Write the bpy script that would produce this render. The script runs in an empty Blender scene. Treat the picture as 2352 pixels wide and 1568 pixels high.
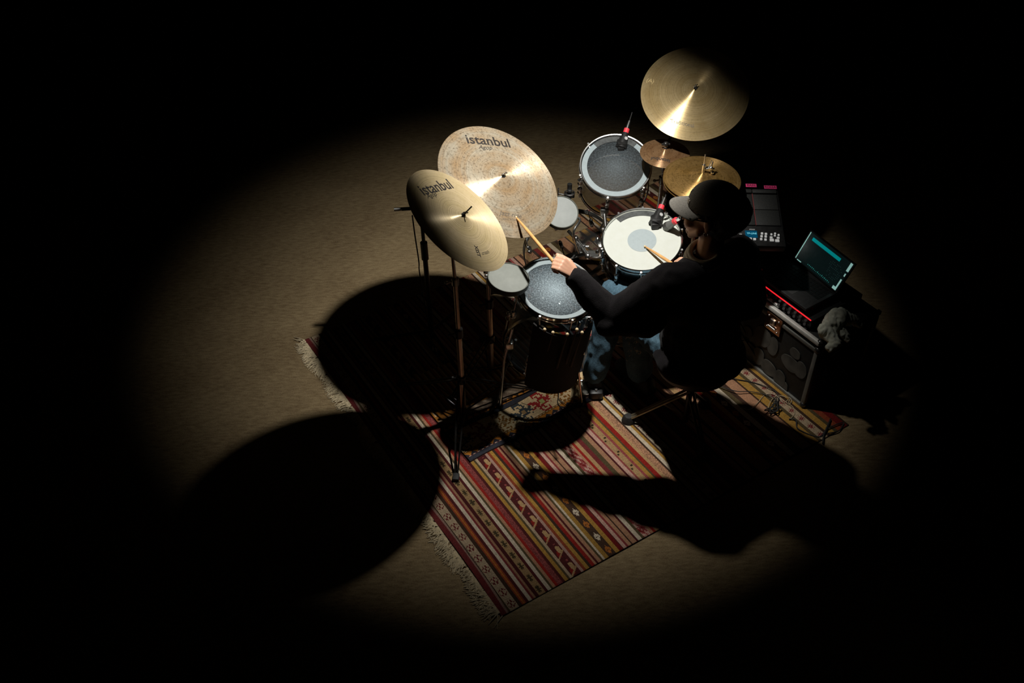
import bpy, bmesh, math, random
import numpy as np
from mathutils import Vector as V, Matrix as M, noise
random.seed(7)
C = bpy.data.collections.new('scene'); bpy.context.scene.collection.children.link(C)
scn = bpy.context.scene
R = math.radians
pi = math.pi

# ------------------------------------------------------------ camera, world, light, exposure
F = 2250.0
CAM = V((0, 0, 3.5))
_d, _r = R(43), R(-0.9)
FW = V((0, math.cos(_d), -math.sin(_d))); _rt = V((1, 0, 0)); _up = _rt.cross(FW)
RT = _rt*math.cos(_r)+_up*math.sin(_r); UP = _up*math.cos(_r)-_rt*math.sin(_r)
cd = bpy.data.cameras.new('camera'); cam = bpy.data.objects.new('camera', cd); C.objects.link(cam)
cd.lens = F/2352*36; cd.sensor_width = 36; cd.clip_end = 60
m = M((RT, UP, -FW)).transposed().to_4x4(); m.translation = CAM
cam.matrix_world = m; scn.camera = cam
w = bpy.data.worlds.new('world'); scn.world = w; w.use_nodes = True
w.node_tree.nodes['Background'].inputs[0].default_value = (0, 0, 0, 1)
w.node_tree.nodes['Background'].inputs[1].default_value = 0
LP = V((.347, 3.515, 2.279))
ld = bpy.data.lights.new('spotlight', 'SPOT'); lo = bpy.data.objects.new('spotlight', ld); C.objects.link(lo)
ld.energy = 145; ld.color = (1, .965, .90); ld.spot_size = R(85); ld.spot_blend = .8; ld.shadow_soft_size = .028
lo.location = LP; lo.rotation_euler = V((-.08, .145, -1)).to_track_quat('-Z', 'Y').to_euler()
scn.cycles.transparent_max_bounces = 40; scn.cycles.max_bounces = 12; scn.cycles.diffuse_bounces = 5
vs = scn.view_settings; vs.view_transform = 'Standard'; vs.look = 'None'; vs.gamma = 1; vs.exposure = 0.0; vs.use_curve_mapping = False

def ray(x, y):
    return (FW+RT*((x-1176)/F)+UP*((784-y)/F)).normalized()
def W(x, y, z):                       # point of the room at height z seen at this place of the survey photo
    v = ray(x, y); return CAM+v*((z-CAM.z)/v.z)
def onplane(x, y, c, n):
    v = ray(x, y); return CAM+v*((c-CAM).dot(n)/v.dot(n))

# ------------------------------------------------------------ materials
def lin(h):
    h = h.lstrip('#'); o = []
    for i in (0, 2, 4):
        c = int(h[i:i+2], 16)/255
        o.append(c/12.92 if c <= .04045 else ((c+.055)/1.055)**2.4)
    return (*o, 1)
def mat(name, col, rough=.5, metal=0, noise_amt=0, noise_scale=40, bump=0, spec=.5, emit=0, sheen=0, aniso=0, coat=0):
    mt = bpy.data.materials.new(name); mt.use_nodes = True
    nt = mt.node_tree; b = nt.nodes['Principled BSDF']
    c = lin(col) if isinstance(col, str) else (*col, 1)
    b.inputs['Base Color'].default_value = c; b.inputs['Roughness'].default_value = rough
    b.inputs['Metallic'].default_value = metal; b.inputs['Specular IOR Level'].default_value = spec
    if sheen: b.inputs['Sheen Weight'].default_value = sheen
    if coat: b.inputs['Coat Weight'].default_value = coat
    tc = nt.nodes.new('ShaderNodeTexCoord')
    nz = nt.nodes.new('ShaderNodeTexNoise'); nz.inputs['Scale'].default_value = noise_scale; nz.inputs['Detail'].default_value = 5
    nt.links.new(tc.outputs['Object'], nz.inputs['Vector'])
    if noise_amt:
        hs = nt.nodes.new('ShaderNodeMix'); hs.data_type = 'RGBA'; hs.blend_type = 'MULTIPLY'; hs.inputs[0].default_value = 1
        hs.inputs[6].default_value = c
        rp = nt.nodes.new('ShaderNodeMapRange'); rp.inputs[1].default_value = .3; rp.inputs[2].default_value = .7
        rp.inputs[3].default_value = 1-noise_amt; rp.inputs[4].default_value = 1+noise_amt
        nt.links.new(nz.outputs['Fac'], rp.inputs[0]); nt.links.new(rp.outputs[0], hs.inputs[7]); nt.links.new(hs.outputs[2], b.inputs['Base Color'])
    if bump:
        bp = nt.nodes.new('ShaderNodeBump'); bp.inputs['Strength'].default_value = bump; bp.inputs['Distance'].default_value = .004
        nt.links.new(nz.outputs['Fac'], bp.inputs['Height']); nt.links.new(bp.outputs[0], b.inputs['Normal'])
    if emit:
        b.inputs['Emission Color'].default_value = c; b.inputs['Emission Strength'].default_value = emit
    return mt

def clear_mat(name, tint, rough=.08, haze=.06):
    mt = bpy.data.materials.new(name); mt.use_nodes = True
    nt = mt.node_tree; b = nt.nodes['Principled BSDF']; out = nt.nodes['Material Output']
    b.inputs['Base Color'].default_value = (*[x*.12 for x in tint], 1); b.inputs['Roughness'].default_value = rough
    b.inputs['Specular IOR Level'].default_value = .7
    tr = nt.nodes.new('ShaderNodeBsdfTransparent'); tr.inputs[0].default_value = (*tint, 1)
    lw = nt.nodes.new('ShaderNodeLayerWeight'); lw.inputs[0].default_value = .5
    pw_ = nt.nodes.new('ShaderNodeMath'); pw_.operation = 'POWER'; pw_.inputs[1].default_value = 3.5; nt.links.new(lw.outputs['Facing'], pw_.inputs[0])
    ml_ = nt.nodes.new('ShaderNodeMath'); ml_.operation = 'MULTIPLY'; ml_.inputs[1].default_value = .55; nt.links.new(pw_.outputs[0], ml_.inputs[0])
    ad = nt.nodes.new('ShaderNodeMath'); ad.operation = 'ADD'; ad.inputs[1].default_value = haze
    mx = nt.nodes.new('ShaderNodeMixShader')
    nt.links.new(ml_.outputs[0], ad.inputs[0]); nt.links.new(ad.outputs[0], mx.inputs[0])
    nt.links.new(tr.outputs[0], mx.inputs[1]); nt.links.new(b.outputs[0], mx.inputs[2]); nt.links.new(mx.outputs[0], out.inputs[0])
    return mt

def cymbal_mat(name, c_in, c_out, mott, rough, metal, spots=.5):
    mt = bpy.data.materials.new(name); mt.use_nodes = True
    nt = mt.node_tree; N = nt.nodes; L = nt.links; b = N['Principled BSDF']
    tc = N.new('ShaderNodeTexCoord')
    sx = N.new('ShaderNodeSeparateXYZ'); L.new(tc.outputs['Object'], sx.inputs[0])
    cx = N.new('ShaderNodeCombineXYZ'); L.new(sx.outputs[0], cx.inputs[0]); L.new(sx.outputs[1], cx.inputs[1])
    ln = N.new('ShaderNodeVectorMath'); ln.operation = 'LENGTH'; L.new(cx.outputs[0], ln.inputs[0])
    ring = N.new('ShaderNodeTexNoise'); ring.noise_dimensions = '1D'; ring.inputs['Scale'].default_value = 260; ring.inputs['Detail'].default_value = 6
    L.new(ln.outputs['Value'], ring.inputs['W'])
    broad = N.new('ShaderNodeTexNoise'); broad.noise_dimensions = '1D'; broad.inputs['Scale'].default_value = 22; broad.inputs['Detail'].default_value = 2
    L.new(ln.outputs['Value'], broad.inputs['W'])
    sp = N.new('ShaderNodeTexNoise'); sp.inputs['Scale'].default_value = 95; sp.inputs['Detail'].default_value = 6; sp.inputs['Roughness'].default_value = .65
    L.new(tc.outputs['Object'], sp.inputs['Vector'])
    big = N.new('ShaderNodeTexNoise'); big.inputs['Scale'].default_value = 11; big.inputs['Detail'].default_value = 3
    L.new(tc.outputs['Object'], big.inputs['Vector'])
    a = N.new('ShaderNodeMix'); a.data_type = 'RGBA'; a.inputs[6].default_value = lin(c_in); a.inputs[7].default_value = lin(c_out)
    add = N.new('ShaderNodeMath'); add.operation = 'ADD'; L.new(broad.outputs[0], add.inputs[0]); L.new(big.outputs[0], add.inputs[1])
    r1 = N.new('ShaderNodeMapRange'); r1.inputs[1].default_value = .8; r1.inputs[2].default_value = 1.25; L.new(add.outputs[0], r1.inputs[0]); L.new(r1.outputs[0], a.inputs[0])
    m2 = N.new('ShaderNodeMix'); m2.data_type = 'RGBA'; m2.inputs[7].default_value = lin(mott); L.new(a.outputs[2], m2.inputs[6])
    r2 = N.new('ShaderNodeMapRange'); r2.inputs[1].default_value = .5; r2.inputs[2].default_value = .72; r2.inputs[4].default_value = spots; L.new(sp.outputs[0], r2.inputs[0]); L.new(r2.outputs[0], m2.inputs[0])
    m3 = N.new('ShaderNodeMix'); m3.data_type = 'RGBA'; m3.blend_type = 'MULTIPLY'; m3.inputs[0].default_value = 1; L.new(m2.outputs[2], m3.inputs[6])
    r3 = N.new('ShaderNodeMapRange'); r3.inputs[1].default_value = .25; r3.inputs[2].default_value = .75; r3.inputs[3].default_value = .72; r3.inputs[4].default_value = 1.12; L.new(ring.outputs[0], r3.inputs[0]); L.new(r3.outputs[0], m3.inputs[7])
    L.new(m3.outputs[2], b.inputs['Base Color'])
    b.inputs['Metallic'].default_value = metal; b.inputs['Roughness'].default_value = rough
    b.inputs['Anisotropic'].default_value = .93; b.inputs['Anisotropic Rotation'].default_value = .25
    tg = N.new('ShaderNodeTangent'); tg.direction_type = 'RADIAL'; tg.axis = 'Z'; L.new(tg.outputs[0], b.inputs['Tangent'])
    bp = N.new('ShaderNodeBump'); bp.inputs['Strength'].default_value = .12; bp.inputs['Distance'].default_value = .0006
    L.new(ring.outputs[0], bp.inputs['Height']); L.new(bp.outputs[0], b.inputs['Normal'])
    return mt

CHROME = mat('chrome', (.9, .9, .88), .27, 1, .1, 60)
HOOP = mat('chrome_hoop', (.75, .75, .73), .14, 1, .1, 20)
DCHROME = mat('dark_chrome', (.42, .41, .39), .28, 1, .15, 30)
BROWNSTEEL = mat('brown_tinted_steel', (.62, .5, .42), .38, 1, .15, 20)  # steel tinted brown, the carpet's reflection put into the colour
BLACK = mat('black_plastic', (.012, .012, .012), .45, 0, .3, 60, .1)
RUBBER = mat('black_rubber', (.02, .02, .02), .7, 0, .3, 80, .2)
PAINTBLACK = mat('black_paint', (.016, .015, .014), .35, .3, .3, 50)
WOOD = mat('stick_wood', '#d9a566', .45, 0, .18, 30, .1)
SHADEWOOD = mat('shaded_shaft_wood', (.03, .014, .008), .6, 0, .2, 30, .1)  # shafts in the bag painted black-brown, shade put into the wood
WOODL = mat('pale_wood', '#e9cfa4', .5, 0, .12, 30, .1)
CLEAR = clear_mat('clear_acrylic', (.965, .955, .935), .16, .035)
TOMSHELL = clear_mat('smoked_clear_acrylic', (.8, .78, .74), .3, .10)
TOMSHELL.node_tree.nodes['Principled BSDF'].inputs['Base Color'].default_value = (.16, .145, .13, 1)
HAZE = clear_mat('blue_hazed_acrylic', (.74, .78, .8), .3, .08)
HAZE.node_tree.nodes['Principled BSDF'].inputs['Base Color'].default_value = (.14, .17, .19, 1)
SMOKE = clear_mat('smoky_acrylic', (.45, .46, .46), .12, .12)
REDB = mat('red_band', '#f0404c', .5, 0, .08, 50)
LIGHTG = mat('light_grey_print', (.6, .6, .6), .5, 0, .1, 60)
INK = mat('black_ink', (.02, .015, .012), .6, 0, .4, 90)
INKF = mat('faded_ink', (.09, .07, .05), .6, 0, .5, 90)

# ------------------------------------------------------------ mesh helpers
XF = {}
def obj(name, bm, m, parent=None, world=False, smooth=40, mats=None):
    if world and parent is not None: bmesh.ops.transform(bm, matrix=XF[parent.name].inverted(), verts=bm.verts)
    bmesh.ops.recalc_face_normals(bm, faces=bm.faces)
    me = bpy.data.meshes.new(name); bm.to_mesh(me); bm.free()
    for x in (mats or [m]): me.materials.append(x)
    if smooth and len(me.polygons):
        me.shade_smooth(); me.set_sharp_from_angle(angle=R(smooth))
    o = bpy.data.objects.new(name, me); C.objects.link(o)
    if parent is not None: o.parent = parent
    XF[o.name] = XF[parent.name] if parent is not None else M.Identity(4)
    return o
def tag(o, label, cat, group=None, kind=None):
    if label: o['label'] = label
    if cat: o['category'] = cat
    if group: o['group'] = group
    if kind: o['kind'] = kind
    return o
def thing(name, label, cat, mtx, group=None):
    o = bpy.data.objects.new(name, None); C.objects.link(o)
    if not isinstance(mtx, M): mtx = M.Translation(V(mtx))
    o.matrix_world = mtx; o.empty_display_size = .05; XF[o.name] = mtx.copy()
    return tag(o, label, cat, group)
def frame(c, n, x=None):
    n = V(n).normalized(); x = V(x) if x is not None else V((1, 0, 0))
    x = (x-n*x.dot(n)).normalized(); y = n.cross(x)
    m = M((x, y, n)).transposed().to_4x4(); m.translation = V(c); return m
def lathe(bm, prof, seg=48, mtx=None, closed=False):
    mtx = mtx or M.Identity(4); rows = []
    for r, z in prof:
        if r < 1e-6: rows.append([bm.verts.new(mtx @ V((0, 0, z)))])
        else: rows.append([bm.verts.new(mtx @ V((r*math.cos(2*pi*i/seg), r*math.sin(2*pi*i/seg), z))) for i in range(seg)])
    prs = list(zip(rows, rows[1:]))+([(rows[-1], rows[0])] if closed else [])
    for a, b in prs:
        for i in range(seg):
            j = (i+1) % seg
            if len(a) == 1 and len(b) == 1: continue
            if len(a) == 1: bm.faces.new((a[0], b[i], b[j]))
            elif len(b) == 1: bm.faces.new((a[i], a[j], b[0]))
            else: bm.faces.new((a[i], a[j], b[j], b[i]))
    return bm
def cyl(bm, a, b, r, r2=None, seg=12, caps=True):
    a, b = V(a), V(b); r2 = r if r2 is None else r2; d = b-a
    fr = frame(a, d, V((1, .3, .2)) if abs(d.normalized().x) < .9 else V((0, 1, 0))); l = d.length
    pr = [(r, 0), (r2, l)]
    if caps: pr = [(0, 0)]+pr+[(0, l)]
    return lathe(bm, pr, seg, fr)
def tube(bm, pts, r, seg=8, smoothn=0):
    pts = [V(p) for p in pts]
    if smoothn:
        out = []
        P = [pts[0]]+pts+[pts[-1]]
        for i in range(1, len(P)-2):
            for k in range(smoothn):
                t = k/smoothn; a, b, c, d = P[i-1], P[i], P[i+1], P[i+2]
                out.append(.5*((2*b)+(c-a)*t+(2*a-5*b+4*c-d)*t*t+(3*b-a-3*c+d)*t**3))
        out.append(pts[-1]); pts = out
    prev = None; rows = []; ref = V((.13, .27, .95))
    for i, p in enumerate(pts):
        t = (pts[min(i+1, len(pts)-1)]-pts[max(i-1, 0)]).normalized()
        x = ref-t*ref.dot(t)
        if x.length < .05: x = V((1, 0, 0))-t*t.x
        x.normalize(); ref = x; y = t.cross(x)
        rr = r[i] if isinstance(r, (list, tuple)) else r
        rows.append([bm.verts.new(p+x*rr*math.cos(2*pi*k/seg)+y*rr*math.sin(2*pi*k/seg)) for k in range(seg)])
    for a, b in zip(rows, rows[1:]):
        for k in range(seg): bm.faces.new((a[k], a[(k+1) % seg], b[(k+1) % seg], b[k]))
    bm.faces.new(rows[0]); bm.faces.new(rows[-1][::-1]); return bm
def box(bm, c, s, mtx=None, bev=0):
    mtx = mtx or M.Identity(4)
    g = bmesh.ops.create_cube(bm, size=1, matrix=mtx @ M.Translation(V(c)) @ M.Diagonal((*s, 1)))
    if bev:
        vs_ = set(g['verts']); es = [e for e in bm.edges if e.verts[0] in vs_ and e.verts[1] in vs_]
        bmesh.ops.bevel(bm, geom=es, offset=bev, segments=2, affect='EDGES', profile=.5)
    return bm
def ball(bm, c, r, seg=16, mtx=None):
    r = r if isinstance(r, (tuple, list)) else (r, r, r)
    bmesh.ops.create_uvsphere(bm, u_segments=seg, v_segments=seg//2+2, radius=1, matrix=M.Translation(V(c)) @ (mtx or M.Identity(4)) @ M.Diagonal((*r, 1)))
    return bm
def torus(bm, c, n, R0, r, seg=40, s2=8, a0=0, a1=2*pi):
    fr = frame(c, n); full = abs(a1-a0-2*pi) < 1e-6; rows = []
    for i in range(seg if full else seg+1):
        a = a0+(a1-a0)*i/seg; q = V((math.cos(a), math.sin(a), 0))
        rows.append([bm.verts.new(fr @ (q*(R0+r*math.cos(2*pi*k/s2))+V((0, 0, r*math.sin(2*pi*k/s2))))) for k in range(s2)])
    for i in range(len(rows) if full else len(rows)-1):
        A, B = rows[i], rows[(i+1) % len(rows)]
        for k in range(s2): bm.faces.new((A[k], A[(k+1) % s2], B[(k+1) % s2], B[k]))
    if not full: bm.faces.new(rows[0]); bm.faces.new(rows[-1])
    return bm
def ident():
    return bmesh.new()
def add(name, parent, m, fn, world=True, label=None, smooth=40):
    bm = bmesh.new(); fn(bm); o = obj(name, bm, m, parent, world, smooth)
    if label: o['label'] = label
    return o
def inst(src, parent, local, name=None):
    o = src.copy(); C.objects.link(o); o.parent = parent; o.matrix_local = local; return o
def text_mesh(s, size, shear=0, bold=0):
    cu = bpy.data.curves.new('lettering', 'FONT'); cu.body = s; cu.size = size; cu.align_x = 'CENTER'; cu.align_y = 'CENTER'; cu.shear = shear; cu.offset = bold; cu.resolution_u = 4
    t = bpy.data.objects.new('lettering', cu); C.objects.link(t)
    bpy.context.view_layer.update()
    me = bpy.data.meshes.new_from_object(t.evaluated_get(bpy.context.evaluated_depsgraph_get()))
    bpy.data.objects.remove(t); bpy.data.curves.remove(cu)
    bm = bmesh.new(); bm.from_mesh(me); bpy.data.meshes.remove(me)
    bmesh.ops.triangulate(bm, faces=bm.faces)
    return bm

# ------------------------------------------------------------ floor
def floor_material():
    mt = bpy.data.materials.new('brown_carpet'); mt.use_nodes = True
    nt = mt.node_tree; N = nt.nodes; L = nt.links; b = N['Principled BSDF']; b.inputs['Roughness'].default_value = .95; b.inputs['Specular IOR Level'].default_value = .1
    tc = N.new('ShaderNodeTexCoord')
    n1 = N.new('ShaderNodeTexNoise'); n1.inputs['Scale'].default_value = 2.2; n1.inputs['Detail'].default_value = 8; n1.inputs['Roughness'].default_value = .62
    mp = N.new('ShaderNodeMapping'); mp.inputs['Rotation'].default_value = (0, 0, R(-62)); mp.inputs['Scale'].default_value = (14, 50, 40)
    n2 = N.new('ShaderNodeTexNoise'); n2.inputs['Scale'].default_value = 1.6; n2.inputs['Detail'].default_value = 5
    n3 = N.new('ShaderNodeTexNoise'); n3.inputs['Scale'].default_value = 170; n3.inputs['Detail'].default_value = 2
    L.new(tc.outputs['Object'], n1.inputs[0]); L.new(tc.outputs['Object'], mp.inputs[0]); L.new(mp.outputs[0], n2.inputs[0]); L.new(tc.outputs['Object'], n3.inputs[0])
    cr = N.new('ShaderNodeValToRGB'); e = cr.color_ramp.elements
    e[0].position = .36; e[0].color = lin('#725e44'); e[1].position = .66; e[1].color = lin('#aa9672')
    x = N.new('ShaderNodeMath'); x.operation = 'MULTIPLY_ADD'; x.inputs[1].default_value = .42; L.new(n2.outputs[0], x.inputs[0])
    y = N.new('ShaderNodeMath'); y.operation = 'MULTIPLY_ADD'; y.inputs[1].default_value = .3; y.inputs[2].default_value = 0; L.new(n3.outputs[0], y.inputs[0]); L.new(y.outputs[0], x.inputs[2])
    z = N.new('ShaderNodeMath'); z.operation = 'MULTIPLY_ADD'; z.inputs[1].default_value = .3; L.new(n1.outputs[0], z.inputs[0]); L.new(x.outputs[0], z.inputs[2])
    L.new(z.outputs[0], cr.inputs[0]); L.new(cr.outputs[0], b.inputs['Base Color'])
    bp = N.new('ShaderNodeBump'); bp.inputs['Strength'].default_value = .6; bp.inputs['Distance'].default_value = .006; L.new(x.outputs[0], bp.inputs['Height']); L.new(bp.outputs[0], b.inputs['Normal'])
    return mt
bm = bmesh.new(); box(bm, (0, 5, -.05), (14, 14, .1))
tag(obj('floor', bm, floor_material(), smooth=0), None, None, kind='structure')

# ------------------------------------------------------------ rugs: woven pattern, one colour per knot
def woven_mat(name):
    mt = bpy.data.materials.new(name); mt.use_nodes = True
    nt = mt.node_tree; N = nt.nodes; L = nt.links; b = N['Principled BSDF']; b.inputs['Roughness'].default_value = .92; b.inputs['Specular IOR Level'].default_value = .15
    at = N.new('ShaderNodeAttribute'); at.attribute_name = 'weave'
    tc = N.new('ShaderNodeTexCoord'); nz = N.new('ShaderNodeTexNoise'); nz.inputs['Scale'].default_value = 240; nz.inputs['Detail'].default_value = 3
    L.new(tc.outputs['Object'], nz.inputs[0])
    rp = N.new('ShaderNodeMapRange'); rp.inputs[1].default_value = .3; rp.inputs[2].default_value = .7; rp.inputs[3].default_value = .72; rp.inputs[4].default_value = 1.22; L.new(nz.outputs[0], rp.inputs[0])
    mx = N.new('ShaderNodeMix'); mx.data_type = 'RGBA'; mx.blend_type = 'MULTIPLY'; mx.inputs[0].default_value = 1; L.new(at.outputs['Color'], mx.inputs[6]); L.new(rp.outputs[0], mx.inputs[7])
    L.new(mx.outputs[2], b.inputs['Base Color'])
    bp = N.new('ShaderNodeBump'); bp.inputs['Strength'].default_value = .5; bp.inputs['Distance'].default_value = .002; L.new(nz.outputs[0], bp.inputs['Height']); L.new(bp.outputs[0], b.inputs['Normal'])
    return mt
WOVEN = woven_mat('woven_wool')
def rug_mesh(name, P, nu, nv, colf, zf, parent):
    # P(u,v)->(x,y); colf(i,j) linear rgb; quads as knots
    U, Vv = np.meshgrid(np.linspace(0, 1, nu+1), np.linspace(0, 1, nv+1), indexing='ij')
    X, Y = P(U, Vv); Z = zf(X, Y, U, Vv)
    co = np.stack([X, Y, Z], -1).reshape(-1, 3)
    idx = np.arange((nu+1)*(nv+1)).reshape(nu+1, nv+1)
    f = np.stack([idx[:-1, :-1], idx[1:, :-1], idx[1:, 1:], idx[:-1, 1:]], -1).reshape(-1, 4)
    col = colf(nu, nv).reshape(-1, 3)
    # skirt so that the cloth has thickness
    ring = np.concatenate([idx[:, 0], idx[-1, 1:], idx[-2::-1, -1], idx[0, -2:0:-1]])
    low = co[ring].copy(); low[:, 2] = .0005; base = len(co); co = np.concatenate([co, low])
    k = len(ring); a = np.arange(k); b_ = (a+1) % k
    sk = np.stack([ring[a], base+a, base+b_, ring[b_]], -1)
    f = np.concatenate([f, sk]); col = np.concatenate([col, np.tile([[.03, .014, .012]], (k, 1))])
    me = bpy.data.meshes.new(name); me.from_pydata(co.tolist(), [], f.tolist())
    at = me.attributes.new('weave', 'FLOAT_COLOR', 'FACE')
    at.data.foreach_set('color', np.concatenate([col, np.ones((len(col), 1))], 1).astype(np.float32).ravel())
    me.materials.append(WOVEN); me.shade_smooth(); me.update()
    o = bpy.data.objects.new(name, me); C.objects.link(o); o.parent = parent
    return o
def L3(h): return np.array(lin(h)[:3])
MAR, DMAR, BRN, OLV, CRM, WHT, TAN, SAL = map(L3, ('#6d2b2b', '#502020', '#402d22', '#54472f', '#b09a7e', '#c8b9a2', '#9f8059', '#ad8062'))
RED, DRED, ROSE, GLD, ORG, RST, PNK, NAVY = map(L3, ('#97261f', '#701b1a', '#914744', '#ac823c', '#ab662c', '#8f4228', '#bb9585', '#33343c'))
# (end of stripe as a share of the rug length, colour, kind)
ST = [(.011, MAR, 0), (.015, PNK*.6, 0), (.018, OLV, 0), (.036, CRM, 'x'), (.043, BRN, 0), (.0455, RST, 0), (.048, ORG, 0), (.051, RST, 0), (.056, DMAR, 0), (.063, WHT, 0),
      (.0665, MAR*1.2, 0), (.071, SAL*.8, 0), (.077, DMAR*.8, 0), (.090, TAN*.95, 'a'), (.096, DMAR, 0), (.102, WHT, 0), (.107, OLV, 0), (.112, SAL, 0), (.117, RED, 0),
      (.127, ROSE*.85, 's'), (.132, DMAR, 0), (.138, GLD, 0), (.142, OLV, 0), (.148, CRM, 0), (.166, DMAR, 'f'), (.172, PNK*.85, 0), (.177, RST*.9, 0), (.184, GLD, 0), (.189, BRN, 0),
      (.196, RED*.9, 0), (.200, SAL, 0), (.204, DMAR, 0), (.210, SAL, 0), (.214, OLV, 0), (.219, WHT, 0), (.227, GLD*.85, 0), (.243, BRN*1.1, 'w'), (.250, GLD, 0), (.258, DRED, 0), (.260, BRN, 0),
      (.266, PNK*1.1, 0), (.271, MAR*1.5, 0), (.277, SAL, 0), (.280, BRN, 0), (.289, SAL*.9, 0), (.293, DMAR, 0), (.301, WHT, 0), (.306, OLV, 0), (.323, ROSE, 'p'), (.328, SAL, 0), (.333, RED, 0),
      (.341, TAN*1.25, 0), (.351, MAR*1.1, 0), (.360, OLV, 0), (.369, SAL*.95, 0), (.373, DMAR, 0), (.381, PNK*1.15, 0), (.3845, ROSE, 0), (.397, TAN*1.2, 'h'), (.402, ROSE*1.1, 0), (.410, GLD, 0), (.414, OLV, 0),
      (.424, RED, 0), (.430, TAN*1.4, 0), (.443, SAL*1.05, 's'), (.448, BRN, 0), (.455, WHT*1.05, 0), (.461, GLD*.95, 0), (.465, BRN, 0), (.484, WHT, 'r'), (.488, BRN, 0), (.497, GLD, 0), (.502, OLV, 0), (.512, RED*.8, 0),
      (.52, SAL, 0), (.53, DMAR, 0), (.545, MAR, 0), (.553, BRN, 0), (.558, ROSE*1.2, 0), (.566, PNK, 0), (.570, BRN, 0), (.582, SAL*1.1, 0), (.590, BRN*1.6, 0), (.602, TAN*1.2, 0), (.62, SAL, 's'), (.628, BRN, 0), (.64, RED*.8, 0), (.65, GLD, 0),
      (.668, DMAR, 'w'), (.68, WHT, 0), (.69, OLV, 0), (.70, BRN, 0), (.722, SAL, 0), (.726, BRN, 0), (.742, GLD*.95, 0), (.750, OLV, 0), (.768, CRM, 'r'), (.774, BRN, 0), (.788, GLD, 0), (.796, OLV, 0), (.808, RST, 0), (.822, DRED, 0), (.83, BRN, 0)]
MOT = {'x': (["..#.#..", ".##.##.", "#..#..#", "...#...", "#..#..#", ".##.##.", "..#.#.."], .065, MAR*.9), 'a': (["..#.#..", ".#####.", "..###..", "#######", "..###..", ".#####.", "..#.#.."], .066, OLV*.6),
       'w': (["...#...", "..###..", ".#####.", "##.#.##", ".#####.", "..###..", "...#..."], .078, None), 'r': (["...#...", ".#.#.#.", "..###..", "###.###", "..###..", ".#.#.#.", "...#..."], .062, MAR*1.3)}
def kilim_cols(u0, u1, length, width):
    def f(nu, nv):
        out = np.zeros((nu, nv, 3)); rng = np.random.default_rng(3)
        us = u0+(np.arange(nu)+.5)/nu*(u1-u0); vm = (np.arange(nv)+.5)/nv*width
        for i, u in enumerate(us):
            k = 0
            while k < len(ST)-1 and u > ST[k][0]: k += 1
            lo_ = ST[k-1][0] if k else 0; hi = ST[k][0]; c = ST[k][1]; kd = ST[k][2]; t = (u-lo_)/(hi-lo_)
            row = np.tile(c, (nv, 1))
            if kd in MOT:
                pat, per, mc = MOT[kd]; pw = (hi-lo_)*length
                a = int(min(6, max(0, (t-.1)/.8*7)))
                if .1 < t < .9:
                    ph = (vm % per)/per; cell = np.floor((ph-.12)/.6*7).astype(int)
                    for j in range(nv):
                        if 0 <= cell[j] < 7 and pat[cell[j]][a] == '#':
                            row[j] = mc if mc is not None else (WHT if int(vm[j]/per) % 2 else ORG)
            elif kd == 's':
                row = row*(1+.35*rng.normal(size=(nv, 1)).clip(-1, 1)); 
            elif kd == 'p':
                q = np.sin(vm*2*pi/.06+t*5)*np.sin(t*pi*2+vm*17)+rng.normal(size=nv)*.35; row[q > .35] = PNK; row[q < -.6] = DRED
            elif kd == 'h':
                ph = (vm % .1)/.1
                on = ((ph > .27) & (ph < .37) & (.10 < t < .50)) | ((ph > .44) & (ph < .54) & (.50 < t < .92)); row[on] = OLV*.45
                row[(np.abs(ph-.85) < .02) & (abs(t-.5) < .07)] = ORG
            elif kd == 'f':
                ph = (vm % .096)/.096
                row[(ph > .1) & (ph < .45) & (.12 < t < .5) & (ph-.1 < t*1.3)] = RED*.8
                row[(ph > .32) & (ph < .72) & (t > .42) & (t < .85) & (np.abs(ph-.52) < .22-.3*abs(t-.63))] = TAN*1.3
                row[(np.abs(ph-(.05+.35*t)) < .045)] = TAN*1.2
                row[(np.abs(ph-.85) < .04) & (abs(t-.6) < .12)] = ROSE
            out[i] = row
        g = rng.normal(size=(nu, nv, 1))*.07; l = rng.normal(size=(1, nv, 1))*.04
        return np.clip(out*(1+g+l)*.92, 0, 1)
    return f
KN = [np.array(p) for p in ((-.05948, 2.12784), (-1.09502, 3.78523), (1.95, 3.34), (.86, 4.97))]   # near-left, far-left, near-right, far-right
def KP(u, v):
    s = [(1-u)*(1-v), (1-u)*v, u*(1-v), u*v]
    return (sum(s[i]*KN[i][0] for i in range(4)), sum(s[i]*KN[i][1] for i in range(4)))
def wav(a, off):
    def z(X, Y, U, Vv):
        return off+a*(np.sin(X*7+Y*3)*np.sin(Y*5-X*2)+.5*np.sin(X*17+1)*np.sin(Y*13))
    return z
kr = thing('striped_rug', 'large striped rug in reds and golds with a pale fringe, under the drum kit', 'rug', (-.06, 2.13, 0))
kr.matrix_world = M.Identity(4); XF[kr.name] = M.Identity(4)
UE = .826
rug_mesh('woven_field', lambda u, v: KP(u*UE+.004*np.sin(v*9)*(u < .02), v*1.0), 620, 400, kilim_cols(0, UE, 2.347, 1.95), wav(.0015, .006), kr)
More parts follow.
